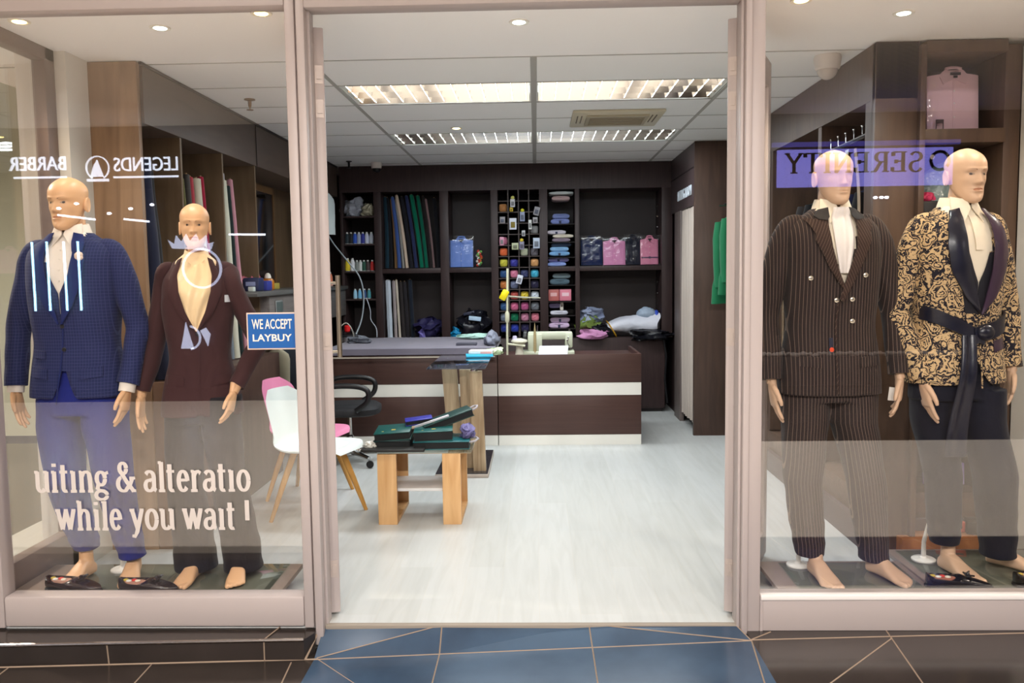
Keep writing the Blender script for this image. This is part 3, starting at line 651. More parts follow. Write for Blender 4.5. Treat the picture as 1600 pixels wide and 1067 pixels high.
mb=MB(); mb.prism([(-.08,-.15),(.10,-.15),(.05,.02),(0,.22),(-.04,.02)],0,.02,'y'); obj('spire',mb,MATS['lit_pale'],t,smooth=0)
mb=MB(); mb.prism([(.28,.14),(.34,.05),(.30,-.12),(.26,-.02),(.20,.10)],0,.02,'y'); obj('side_leaf',mb,MATS['lit_pale'],t,smooth=0)
# lettering on the left window
M_VIN=mat('white_vinyl',(206,196,190),.6)
def glass_text(name,label,s,xl,zb,h,w,dep=.0006):
    mb=serif_bm(s,h,w,.095,.21,dep); xf(mb,TX(xl,3.511,zb)@Matrix.Rotation(math.pi/2,4,'X'))
    o=obj(name,mb,M_VIN,smooth=0); return tag(o,label,'lettering','white vinyl lettering on the left window')
glass_text('window_lettering','white letters reading uiting and alteratio on the left window','uitıng & alteratıo',-2.172,.585,.128,.945)
glass_text('window_lettering','white letters reading while you wait on the left window, lower line','while you waıt !',-2.088,.418,.126,.855)
t=thing('window_sign','blue WE ACCEPT LAYBUY sign with white edge on the left window glass','sign',(-1.112,3.508,1.27))
obj('sign_border',MB().box(-.108,.108,-.002,.002,-.078,.078,.001),mat('sign_border',(214,190,176),.5),t)
obj('sign_panel',MB().box(-.102,.102,-.0035,-.002,-.072,.072),mat('sign_blue',(22,88,160),.4),t)
M_SW=mat('sign_white',(236,226,214),.5)
mb=text_fit('WE ACCEPT',.170,.042,.0008,.012); xf(mb,TX(0,-.0045,.030)@Matrix.Rotation(math.pi/2,4,'X')); obj('lettering',mb,M_SW,t,smooth=0)
mb=text_fit('LAYBUY',.166,.030,.0008,.018); xf(mb,TX(0,-.0045,-.028)@Matrix.Rotation(math.pi/2,4,'X')); obj('lettering',mb,M_SW,t,smooth=0)
# ---------------- mannequins
def interp(tab,z):
    """cubic-ish interpolation in a table of rows [z,a,b,c...]"""
    if z<=tab[0][0]: return tab[0][1:]
    if z>=tab[-1][0]: return tab[-1][1:]
    for i in range(len(tab)-1):
        if tab[i][0]<=z<=tab[i+1][0]:
            p1,p2=tab[i],tab[i+1]; p0=tab[i-1] if i else p1; p3=tab[i+2] if i+2<len(tab) else p2
            h=p2[0]-p1[0]; t=(z-p1[0])/h; out=[]
            for k in range(1,len(p1)):
                m1=(p2[k]-p0[k])/max(p2[0]-p0[0],1e-6)*h; m2=(p3[k]-p1[k])/max(p3[0]-p1[0],1e-6)*h
                out.append((2*t**3-3*t**2+1)*p1[k]+(t**3-2*t**2+t)*m1+(-2*t**3+3*t**2)*p2[k]+(t**3-t**2)*m2)
            return out
def sgnpow(c,e): return math.copysign(abs(c)**e,c)
def g2(x,z,cx,cz,sx,sz): return math.exp(-((x-cx)/sx)**2-((z-cz)/sz)**2)
HEADT=[(0,.014,.074,-.050),(.010,.032,.090,-.020),(.028,.047,.093,.018),(.050,.057,.090,.042),(.075,.064,.088,.060),(.100,.069,.090,.078),(.120,.073,.090,.090),(.145,.076,.094,.098),(.170,.0765,.088,.101),(.190,.071,.075,.094),(.208,.059,.056,.077),(.222,.042,.034,.053),(.231,.024,.016,.030),(.235,.006,.002,.008)]
def face(x,z,f):
    d=0
    # nose
    if .074<z<.150: 
        t=max(0,min(1,(.142-z)/.052)); d+=(.003+.021*t**1.2)*math.exp(-(x/(.0085+.005*t))**2)*(1 if z>.086 else max(0,(z-.074)/.012))
        d+=.007*g2(abs(x),z,.013,.087,.006,.007)
    for s in (-1,1):
        d+=.006*g2(x,z,s*.030,.142,.020,.007); d-=.0115*g2(x,z,s*.031,.125,.015,.010); d+=.0055*g2(x,z,s*.031,.1225,.010,.006)
        d+=.004*g2(x,z,s*.050,.098,.016,.014); d-=.003*g2(x,z,s*.045,.065,.014,.016)
    d+=f*.0055*g2(x,z,0,.0625,.021,.0045)+f*.0065*g2(x,z,0,.0515,.018,.0050)-.0035*g2(x,z,0,.057,.022,.0022)
    d-=.004*g2(x,z,0,.040,.02,.006); d+=.006*g2(x,z,0,.020,.016,.012); d-=.002*g2(x,z,0,.071,.006,.005)
    return d
def head_bm(mb,m,neckr=.054,neckl=.13,lips=1.0):
    rings=[]; n=72; NZ=76
    for j in range(NZ+1):
        z=.235*(1-math.cos(math.pi*j/NZ))/2*.35+.235*j/NZ*.65
        w_,f,b=interp(HEADT,z); c=(b-f)/2; r=(f+b)/2; ring=[]
        for i in range(n):
            t=2*math.pi*i/n; x=w_*sgnpow(math.sin(t),.92); y=-sgnpow(math.cos(t),.95)*r
            # narrower face than back of the head
            k=1-.10*max(0,math.cos(t))*(1 if z<.16 else max(0,(.2-z)/.04))
            x*=k; y+=c
            if math.cos(t)>0: y-=face(x,z,lips)*max(0,math.cos(t))**.5
            ring.append(m@V(x,y,z))
        rings.append(ring)
    mb.loft(rings)
    for s in (-1,1):   # ears
        rr=[]
        for k,(dx,sy_,sz_) in enumerate([(0,.010,.022),(.006,.016,.029),(.011,.018,.032),(.014,.016,.030),(.0125,.009,.020)]):
            rr.append([m@V(s*(.069+dx),.014+dx*.6+sy_*math.cos(a)+ .10*sz_*math.sin(a),.112+sz_*math.sin(a)+(-.004 if math.sin(a)<0 else 0)) for a in [2*math.pi*q/16 for q in range(16)]])
        mb.loft(rr)
    # neck
    rr=[]
    for z,r,yc in ((.075,neckr*.9,.022),(.04,neckr*.98,.022),(0,neckr,.020),(-.04,neckr,.018),(-neckl*.7,neckr*1.08,.018),(-neckl,neckr*1.35,.02)):
        rr.append([m@V(r*math.sin(a),yc-r*1.05*math.cos(a),z) for a in [2*math.pi*q/28 for q in range(28)]])
    mb.loft(rr)
def hand_bm(side,curl=.5,spread=1.0):
    """wrist at origin, fingers towards -z, palm faces -side*x (towards the body), thumb forward (-y)"""
    mb=MB(); px=-side
    rr=[]
    for z,tx,wy,yc in ((.05,.020,.026,0),(.0,.018,.026,0),(-.02,.019,.031,-.001),(-.05,.017,.040,-.002),(-.08,.0145,.043,0),(-.10,.011,.040,.002)):
        rr.append([V(px*(.002)+tx*math.cos(a),yc+wy*sgnpow(math.sin(a),.85),z) for a in [2*math.pi*q/18 for q in range(18)]])
    mb.loft(rr)
    for k,(y,L,z0) in enumerate(((-.031,.074,-.090),(-.010,.083,-.096),(.012,.076,-.094),(.033,.060,-.086))):
        p=V(0,y,z0+.02); pts=[p]; a=.08+.02*k
        d=V(0,(y*.9)*spread*.12/.03*.1,-1)
        for i,f in enumerate((.45+.27,.32,.25)):
            a+= (curl*(.35+.10*k)) if i else curl*.25
            p=p+V(px*math.sin(a),y*1.0*spread*.12,-math.cos(a)).normalized()*L*f; pts.append(p)
        full=[pts[0]]
        for q in range(3):
            full.append(pts[q].lerp(pts[q+1],.5)); full.append(pts[q+1])
        mb.tube(full,[.0092,.0088,.0086,.0082,.0084,.0076,.0058],10)
    tp=[V(0,-.022,-.012),V(px*.006,-.038,-.034),V(px*.012,-.052,-.062),V(px*.016,-.056,-.084),V(px*.018,-.055,-.100)]
    mb.tube(tp,[.013,.0125,.0105,.0095,.0065],10)
    return remesh_bm(mb,.0034,2,.5)
def foot_bm(side):
    """ankle axis at origin (x,y), sole at z=0, toes to -y"""
    mb=MB(); rr=[]
    for y,w_,h,z0 in ((.065,.012,.030,.004),(.055,.026,.055,.0),(.03,.032,.078,0),(0,.033,.092,0),(-.04,.035,.080,0),(-.08,.041,.058,0),(-.12,.047,.042,0),(-.15,.046,.031,0),(-.168,.036,.020,.002)):
        xc=side*(-.010)*max(0,(-y)/.15)
        rr.append([V(xc+w_*sgnpow(math.cos(a),.8),y,z0+h/2+h/2*sgnpow(math.sin(a),.8)) for a in [2*math.pi*q/18 for q in range(18)]])
    mb.loft(rr)
    for k in range(5):
        x=-side*(.036-.0185*k)-side*.006; L=(.200,.198,.188,.176,.160)[k]; r=(.0135,.0105,.010,.0095,.009)[k]
        mb.tube([(x,-.13,.016),(x,-L+r*1.2,.013),(x,-L+r*.3,.011)],[r,r,r*.62],9)
    mb.tube([(0,.012,.05),(0,.012,.12),(0,.010,.19)],[.033,.031,.034],14)
    return remesh_bm(mb,.0045,2,.5)
def skin(name,c): return mat(name,c,.42,spec=.45)
M_SKIN=skin('mannequin_skin',(222,176,134)); M_SKINP=skin('mannequin_skin_pale',(214,178,148)); M_SKING=skin('mannequin_skin_tan',(190,142,100))
def fabric(name,base,kind=None,c2=None,rough=.8,freq=90,w_=.14,sheen=.06):
    m=mat(name,base,rough,spec=.25,sheen=sheen); nt=m.node_tree; b=nt.nodes['Principled BSDF']; N=nt.nodes.new; Lk=nt.links.new
    tc=N('ShaderNodeTexCoord'); sp=N('ShaderNodeSeparateXYZ'); Lk(tc.outputs['Object'],sp.inputs[0])
    def mth(op,a,bb=None,cc=None):
        q=N('ShaderNodeMath'); q.operation=op
        for k,v in enumerate((a,bb,cc)):
            if v is None: continue
            if isinstance(v,(int,float)): q.inputs[k].default_value=v
            else: Lk(v,q.inputs[k])
        return q.outputs[0]
    def line(s,fr_,ww): return mth('LESS_THAN',mth('FRACT',mth('MULTIPLY',s,fr_)),ww)
    fac=None
    if kind=='stripe': fac=mth('MULTIPLY',line(sp.outputs[0],freq,w_),.5)
    if kind=='legstripe':
        an=N('ShaderNodeAttribute'); an.attribute_name='stripe'; fac=mth('MULTIPLY',line(an.outputs['Fac'],freq,w_),.5)
    if kind=='slant': fac=mth('MULTIPLY',line(mth('MULTIPLY_ADD',sp.outputs[2],.45,mth('ABSOLUTE',sp.outputs[0])),freq,w_),.5)
    if kind=='check': fac=mth('MULTIPLY',mth('MAXIMUM',line(sp.outputs[0],freq,w_),line(sp.outputs[2],freq*.8,w_)),.6)
    if kind=='paisley':
        n=N('ShaderNodeTexNoise'); n.inputs['Scale'].default_value=16; n.inputs['Detail'].default_value=2; Lk(tc.outputs['Object'],n.inputs['Vector'])
        mx=N('ShaderNodeMix'); mx.data_type='VECTOR'; mx.inputs[0].default_value=.10; Lk(tc.outputs['Object'],mx.inputs[4]); Lk(n.outputs['Color'],mx.inputs[5])
        vo=N('ShaderNodeTexVoronoi'); vo.inputs['Scale'].default_value=15; vo.inputs['Randomness'].default_value=.85; Lk(mx.outputs[1],vo.inputs['Vector'])
        rings=mth('SINE',mth('MULTIPLY',vo.outputs['Distance'],30))
        vo2=N('ShaderNodeTexVoronoi'); vo2.feature='DISTANCE_TO_EDGE'; vo2.inputs['Scale'].default_value=58; Lk(mx.outputs[1],vo2.inputs['Vector'])
        e=mth('LESS_THAN',vo2.outputs['Distance'],.13)
        n3=N('ShaderNodeTexNoise'); n3.inputs['Scale'].default_value=60; n3.inputs['Distortion'].default_value=2.5; Lk(tc.outputs['Object'],n3.inputs['Vector'])
        vo3=N('ShaderNodeTexVoronoi'); vo3.feature='DISTANCE_TO_EDGE'; vo3.inputs['Scale'].default_value=15; Lk(mx.outputs[1],vo3.inputs['Vector'])
        keep=mth('MULTIPLY',mth('GREATER_THAN',vo3.outputs['Distance'],.035),mth('GREATER_THAN',n3.outputs['Fac'],.36))
        fac=mth('MULTIPLY',mth('MAXIMUM',mth('GREATER_THAN',rings,-.15),mth('MULTIPLY',e,mth('GREATER_THAN',n3.outputs['Fac'],.55))),keep)
    if fac is not None:
        mx=N('ShaderNodeMix'); mx.data_type='RGBA'; Lk(fac,mx.inputs[0]); mx.inputs[6].default_value=lin(base); mx.inputs[7].default_value=lin(c2); Lk(mx.outputs[2],b.inputs['Base Color'])
    # soft creases
    n=N('ShaderNodeTexNoise'); n.inputs['Scale'].default_value=9; n.inputs['Detail'].default_value=3; n.inputs['Distortion'].default_value=.6
    mp=N('ShaderNodeMapping'); mp.inputs['Scale'].default_value=(1,1,.55); Lk(tc.outputs['Object'],mp.inputs[0]); Lk(mp.outputs[0],n.inputs['Vector'])
    bp=N('ShaderNodeBump'); bp.inputs['Strength'].default_value=.5; bp.inputs['Distance'].default_value=.02; Lk(n.outputs['Fac'],bp.inputs['Height']); Lk(bp.outputs[0],b.inputs['Normal'])
    return m
TORM=[(.83,.222,.150,.135),(.92,.218,.148,.132),(1.02,.205,.138,.124),(1.13,.190,.128,.115),(1.25,.200,.136,.120),(1.38,.207,.144,.126),(1.48,.208,.138,.130),(1.545,.202,.118,.122),(1.588,.172,.096,.110),(1.612,.125,.078,.094),(1.645,.078,.060,.074)]
class Torso:
    def __init__(s,tab,sx=1,sy_=1,n=2.5,flare=0): s.tab=[(r[0],r[1]*sx,r[2]*sy_,r[3]*sy_) for r in tab]; s.n=n
    def row(s,z): return interp(s.tab,z)
    def yf(s,x,z,off=0):
        w_,f,b=s.row(z); q=min(.999,abs(x)/(w_+.0005)); r=(f+b)/2; c=(b-f)/2
        y=c-r*(1-q**s.n)**(1/s.n)
        return y-off
    def pt(s,t,z,off=0):
        w_,f,b=s.row(z); r=(f+b)/2; c=(b-f)/2; e=2/s.n
        return V((w_+off)*sgnpow(math.sin(t),e),c-(r+off)*sgnpow(math.cos(t),e),z)
    def patch(s,mb,A,B,off,nu=8,nv=30,th=.003,puff=0):
        """A,B polylines [(x,z)..] of equal parameter; slab draped on the front"""
        def pl(L,v):
            k=len(L)-1; q=min(k-1e-6,v*k); i=int(q); f=q-i; return (L[i][0]*(1-f)+L[i+1][0]*f,L[i][1]*(1-f)+L[i+1][1]*f)
        def P(u,v):
            a=pl(A,v); b=pl(B,v); x=a[0]*(1-u)+b[0]*u; z=a[1]*(1-u)+b[1]*u
            return V(x,s.yf(x,z,off+puff*math.sin(math.pi*u)),z)
        mb.slab(P,nu,nv,(0,-th,0)); return mb
def disc(mb,x,y,z,r,th=.004,n=14): mb.lathe([(r*.6,-y),(r,-y),(r,-y+th*.7),(r*.7,-y+th)],(x,0,z),n,'y'); return mb
def mannequin(cfg):
    g=cfg.get
    fem=g('fem',False); base=.093
    root=thing('mannequin',cfg['label'],'mannequin',(cfg['x'],g('y',3.80),base),0,'dressed shop mannequins')
    sc_=g('s',1.0)   # height scale of the body
    bx=g('bx',1.0)
    yaw=g('yaw',0)
    RB=Matrix.Rotation(yaw,4,'Z'); S=Matrix.Diagonal((bx*sc_,bx*sc_,sc_,1)); B=RB@S
    T=Torso(g('torso',TORM)); 
    # ---- body: head + neck + inner core + hands + feet
    mb=MB()
    hz=g('headz',1.695); hs=g('heads',1.0)
    HM=Matrix.Translation(B@V(g('headx',0),-.015,hz))@Matrix.Rotation(g('hyaw',0),4,'Z')@Matrix.Rotation(g('htilt',0),4,'X')@Matrix.Diagonal((hs*sc_*g('headw',1),hs*sc_,hs*sc_,1))
    head_bm(mb,HM,.052 if not fem else .043,.10)
    rr=[]
    for z in (.86,1.0,1.13,1.3,1.45,1.55,1.60): rr.append([B@(Matrix.Diagonal((.8,.8,1,1))@T.pt(2*math.pi*q/20,z)) for q in range(20)])
    mb.loft(rr)
    sleeves=[]
    for s,arm in ((-1,cfg['armL']),(1,cfg['armR'])):
        sh,el,wr=[V(*p) for p in arm['p']]
        mb.tube([sh,sh.lerp(el,.5),el,el.lerp(wr,.5),wr],[.022,.026,.026,.024,.022],10)
        hb=hand_bm(s,arm.get('curl',.5)); d=(wr-el).normalized()
        q=V(0,0,-1).rotation_difference(arm.get('dir') and V(*arm['dir']).normalized() or d).to_matrix().to_4x4()
        xf(hb,Matrix.Translation(wr)@q@Matrix.Rotation(arm.get('roll',0),4,'Z')@Matrix.Diagonal((arm.get('hs',1.0),)*3+(1,)))
        join(mb,hb)
    for s,(fx,fy,fr_,fz) in ((-1,cfg['footL']),(1,cfg['footR'])):
        fb=foot_bm(s); xf(fb,Matrix.Translation((fx,fy,fz))@Matrix.Rotation(fr_,4,'Z')@Matrix.Rotation(g('heel',0),4,'X')@Matrix.Diagonal((g('fs',1.0),)*3+(1,))); join(mb,fb)
    body=obj('body',mb,g('skin',M_SKIN),root,smooth=1.0)
    # painted brows, eyes, lips draped on the face
    def facepatch(name,m,pts,off,sub=3):
        mbf=MB()
        for poly in pts:
            P_=[]
            for x,z in poly:
                w_,f,b=interp(HEADT,z); r=(f+b)/2; c=(b-f)/2; q=min(.99,abs(x)/(w_*.92)); y=c-r*(1-q**2.1)**(1/2.0)-face(x,z,1)-off
                P_.append(HM@V(x,y,z))
            ctr=sum(P_,V(0,0,0))/len(P_); dv=(HM.to_3x3()@V(0,-.001,0)); n_=len(P_)
            vs_=[mbf.bm.verts.new(p+dv) for p in P_]; cv=mbf.bm.verts.new(ctr+dv)
            for i in range(n_): mbf.bm.faces.new((vs_[i],vs_[(i+1)%n_],cv))
        obj(name,mbf,m,root,smooth=1.2)
    if g('paint',True):
        brow=[[(s*(.014+.034*t),.1395+.006*math.sin(t*2.2)+.0022*(1-t)) for t in [i/7 for i in range(8)]]+[(s*(.014+.034*t),.1375+.0055*math.sin(t*2.2)) for t in [i/7 for i in range(7,-1,-1)]] for s in (-1,1)]
        facepatch('painted_brows',mat('brow_paint',(120,80,54),.6),brow,.0004)
        eye=[[(s*.031+.0135*math.cos(a),.1225+.0055*math.sin(a)) for a in [2*math.pi*i/12 for i in range(12)]] for s in (-1,1)]
        facepatch('painted_eyes',mat('eye_paint',(176,146,118) if not fem else (120,92,74),.4),eye,.0006)
        facepatch('painted_pupils',mat('pupil_paint',(58,40,32),.3),[[(s*.031+.0055*math.cos(a),.1228+.0050*math.sin(a)) for a in [2*math.pi*i/10 for i in range(10)]] for s in (-1,1)],.0014)
        lip=[[(.021*math.cos(a),.0570+.0078*math.sin(a)*(1 if math.sin(a)<0 else .9-.25*math.exp(-(math.cos(a)/.25)**2))) for a in [2*math.pi*i/20 for i in range(20)]]]
        facepatch('painted_lips',mat('lip_paint',(196,136,104) if not fem else (186,110,84),.4),lip,.0006)
    # ---- trousers
    mb=MB(); hipz=.90*sc_; tp=g('trz',.80)
    W=cfg['legs']
    for s,pts in ((-1,W[0]),(1,W[1])):
        rr=[]
        P3=[V(*p[:3]) for p in pts]
        for k in range(28):
            t=k/27*(len(pts)-1); i=min(len(pts)-2,int(t)); f=t-i; f=f
            a,b=pts[i],pts[i+1]; p=P3[i].lerp(P3[i+1],f); rx=a[3]*(1-f)+b[3]*f; ry=a[4]*(1-f)+b[4]*f
            wr_=.004*math.sin(k*2.1+s)*max(0,(k-17)/10)
            rr.append([V(p.x+(rx+wr_)*sgnpow(math.cos(q),.9),p.y+(ry+wr_)*sgnpow(math.sin(q),.9)*(1+.06*(math.sin(q)<0)*abs(math.sin(q))**8),p.z) for q in [2*math.pi*i2/24 for i2 in range(24)]])
        mb.loft(rr)
    rr=[]
    for z in (.80,.86,.92,1.0,1.08): rr.append([B@T.pt(2*math.pi*q/24,max(z,.84),-.022)+V(0,0,0 if z>=.84 else -.04) for q in range(24)])
    mb.loft(rr)
    mb=remesh_bm(mb,.0085,3,.5)
    cloth_noise(mb,.007,7,cfg['x'],(1,1,.3))
    to=obj('trousers',mb,cfg['m_tr'],root,smooth=1.2)
    at=to.data.attributes.new('stripe','FLOAT','POINT'); mid=(P3[0].x+V(*W[0][0][:3]).x)/2
    def axx(pts,z):
        for a,b in zip(pts,pts[1:]):
            if a[2]>=z>=b[2]: f=(a[2]-z)/(a[2]-b[2]); return a[0]*(1-f)+b[0]*f
        return pts[0][0] if z>pts[0][2] else pts[-1][0]
    for i,v in enumerate(to.data.vertices):
        c=v.co; l=0 if c.x<(axx(W[0],c.z)+axx(W[1],c.z))/2 else 1; at.data[i].value=c.x-axx(W[l],c.z)+W[l][0][0]
    # ---- jacket torso with the V cut open
    vt,vb=1.70,cfg['vbot']; hem=g('hem',.86)
    NZ,NT=90,96; vw=g('vw',.105)
    def inV(x,z): return z>vb and abs(x-g('vx',0)*(1-(z-vb)/(1.62-vb)))<vw*min(1,(z-vb)/(1.60-vb))*.8
    def cut(x,z):  # open skirt of a single-breasted jacket below the button
        cb=g('cutz'); 
        return cb is not None and z<cb and abs(x+.0)<(g('cutw',.075)*((cb-z)/(cb-hem))**1.8)
    mb=MB(); gr=[]
    for j in range(NZ+1):
        z=hem+(1.64-hem)*j/NZ; row=[]
        for i in range(NT):
            t=2*math.pi*i/NT; p=T.pt(t,z)
            k=1+.010*math.sin(t*7+z*9)*max(0,(1.2-z)); p.x*=k; p.y*=k
            row.append((mb.bm.verts.new(B@p),p))
        gr.append(row)
    for j in range(NZ):
        for i in range(NT):
            q=[gr[j][i],gr[j][(i+1)%NT],gr[j+1][(i+1)%NT],gr[j+1][i]]; cx=sum(p.x for _,p in q)/4; cz=sum(p.z for _,p in q)/4; front=q[0][1].y<0
            if front and (inV(cx,cz) or cut(cx,cz)): continue
            mb.bm.faces.new([v for v,_ in q])
    cb=g('cutz')
    if cb:
        for j in range(NZ+1):
            for v,p in gr[j]:
                if p.y<0 and p.z<=cb and v.is_boundary and abs(p.x)<.13 and p.z>hem+1e-4:
                    xb=max(.003,g('cutw',.075)*((cb-p.z)/(cb-hem))**1.8); xx=math.copysign(xb,p.x if abs(p.x)>1e-6 else 1); q=V(xx,T.yf(xx,p.z),p.z); v.co=B@q
    o=obj('jacket',mb,cfg['m_j'],root,smooth=1.2)
    md=o.modifiers.new('thickness','SOLIDIFY'); md.thickness=.006; md.offset=-1
    def add(name,mb,m,sm=.8): xf(mb,B); return obj(name,mb,m,root,smooth=sm)
    # sleeves
    for s,arm in ((-1,cfg['armL']),(1,cfg['armR'])):
        sh,el,wr=[V(*p) for p in arm['p']]; d=(wr-el).normalized(); cuff=wr-d*arm.get('cuff',.02)
        kx=g('shx',1.0); ins=B@V(s*.130*kx,.0,1.578); top=B@V(s*.180*kx,.0,1.562)
        raw=[ins,top,sh,sh.lerp(el,.35),sh.lerp(el,.7),el,el.lerp(cuff,.3),el.lerp(cuff,.65),cuff]
        rad=[.036,.047,.056,.058,.057,.055,.053,.050,.048]; rad=[r*g('sl',1.0)*sc_ for r in rad]
        # smooth path
        pts=[];rs=[]
        for i in range(len(raw)-1):
            p0=raw[max(i-1,0)];p1=raw[i];p2=raw[i+1];p3=raw[min(i+2,len(raw)-1)]
            for q in range(5):
                t=q/5; pts.append(.5*((2*p1)+(p2-p0)*t+(2*p0-5*p1+4*p2-p3)*t*t+(3*p1-p0-3*p2+p3)*t**3)); rs.append(rad[i]*(1-t)+rad[i+1]*t)
        pts.append(raw[-1]); rs.append(rad[-1])
        mb=MB(); mb.tube(pts,rs,26)
        mb=cloth_noise(mb,.007,9,s*3+cfg['x'])
        obj('sleeve',mb,cfg['m_j'],root,smooth=1.2)
        if arm.get('shirt',.0):
            mb=MB(); mb.tube([cuff-d*.01,cuff+d*arm['shirt']],[.037*sc_,.036*sc_],20,(1,1)); obj('shirt_cuff',mb,cfg['m_sh'],root,smooth=.8)
        if arm.get('buttons'):
            for k in range(3):
                mb=MB(); mb.sphere(cuff-d*(.025+.018*k)+V(s*.045,.012,0),.006,8,6); obj('cuff_button',mb,cfg['m_btn'],root)
    # shirt front
    T2=Torso([(r[0],r[1]*.955,r[2]*.955,r[3]*.955) for r in T.tab]); mb=MB(); rr=[]
    for j in range(24):
        z=max(vb-.06,1.2)+(1.645-max(vb-.06,1.2))*j/23; rr.append([T2.pt(t,z) for t in [-1.35+2.7*i/30 for i in range(31)]])
    mb.loft(rr,(0,0),closed=False); o=add('shirt',mb,cfg['m_sh'],1.2)
    # shirt collar: band plus two points
    mb=MB(); nr=.062 if not fem else .052
    if g('collar',True):
        rr=[]
        for z,r in ((1.600,nr+.016),(1.64,nr+.008),(1.668,nr+.003),(1.672,nr+.006),(1.640,nr+.016),(1.605,nr+.026)):
            rr.append([V(r*math.sin(a),.004-r*1.03*math.cos(a)+(.0),z+.016*(1-math.cos(a))/2) for a in [.20+(2*math.pi-.40)*i/30 for i in range(31)]])
        mb.loft(rr,(0,0),closed=False)
        for s in (-1,1):
            A=[(s*.006,1.655),(s*.004,1.628)]; 
            p=[V(s*.012,-.066,1.668),V(s*.062,-.026,1.682),V(s*.074,-.050,1.625),V(s*.046,-.100,1.570),V(s*.004,-.082,1.630)]
            mb.loft([[q for q in p],[q+V(0,-.005,.0) for q in p]])
        add('shirt_collar',mb,cfg['m_sh'],.7)
    cfg['extras'](cfg,root,T,add,B)
    # stand rod and base
    st=g('stand')
    if st:
        mb=MB(); mb.lathe([(.055,0),(.055,.006),(.05,.010),(.018,.014),(.012,.02)],(st[0],st[1],0),24); obj('stand_base',mb,mat('stand_white',(215,212,205),.3),root)
        mb=MB(); mb.tube([(st[0],st[1],.014),(st[0],st[1],.09),(st[0]+st[2],st[1]-.02,.22)],[.012,.010,.009],10); obj('stand_rod',mb,MATS['stand_white'],root)
    jk=next(c for c in root.children if c.name.split('.')[0]=='jacket'); sh_=next(c for c in root.children if c.name.split('.')[0]=='shirt')
    for c in list(root.children):
        b_=c.name.split('.')[0]
        if b_ in ('lapel','collar_leaf','pocket_flap','ticket_pocket_flap','button','sleeve','front_edge','lapel_peak','shawl_lapel','chest_pocket','pocket_welt','lapel_flower'): c.parent=jk
        if b_ in ('shirt_collar','shirt_button','shirt_placket'): c.parent=sh_
        if b_=='painted_pupils': c.parent=next(d for d in root.children if d.name.split('.')[0]=='painted_eyes')
    return root
def lapel(T,A,B_,off=.012,th=.007,nu=8): mb=MB(); T.patch(mb,A,B_,off,nu,26,th,.004); return mb
def flap(T,x0,x1,z,h=.05,dz=.0,off=.003): mb=MB(); T.patch(mb,[(x0,z),(x0,z-h)],[(x1,z+dz),(x1,z+dz-h)],off,8,4,.004); return mb
# --- outfits
M_SHW=mat('shirt_white',(236,226,214),.8,spec=.2,bump=(14,.3,.01)); M_SHC=mat('shirt_cream',(240,228,206),.75,bump=(14,.3,.01))
M_NVJ=fabric('navy_check',(30,38,80),'check',(66,72,116),freq=85,w_=.14)
M_NVL=fabric('navy_lapel',(24,36,92))
M_NVT=fabric('navy_trouser',(24,36,118))
M_BRJ=fabric('burgundy_brown',(62,36,38)); M_BRT=fabric('dark_trouser',(24,20,28))
M_PIN=fabric('brown_pinstripe',(46,36,34),'stripe',(150,128,112),freq=72,w_=.13); M_PINL=fabric('brown_pinstripe_lapel',(58,42,36),'slant',(140,118,102),freq=80,w_=.12)
M_PINT=fabric('brown_pinstripe_leg',(46,36,34),'legstripe',(150,128,112),freq=72,w_=.13,sheen=.05); M_PAI=fabric('gold_paisley',(26,24,36),'paisley',(204,174,130),sheen=.05); M_SAT=mat('black_satin',(22,24,40),.28,spec=.6,bump=(10,.3,.01)); M_BLT=fabric('black_trouser',(18,20,34))
M_IVO=mat('ivory_satin',(244,214,168),.32,spec=.5,sheen=.3,bump=(12,.35,.02)); M_BTN=mat('silver_button',(214,206,190),.25,.8); M_BTD=mat('dark_button',(24,22,26),.35)
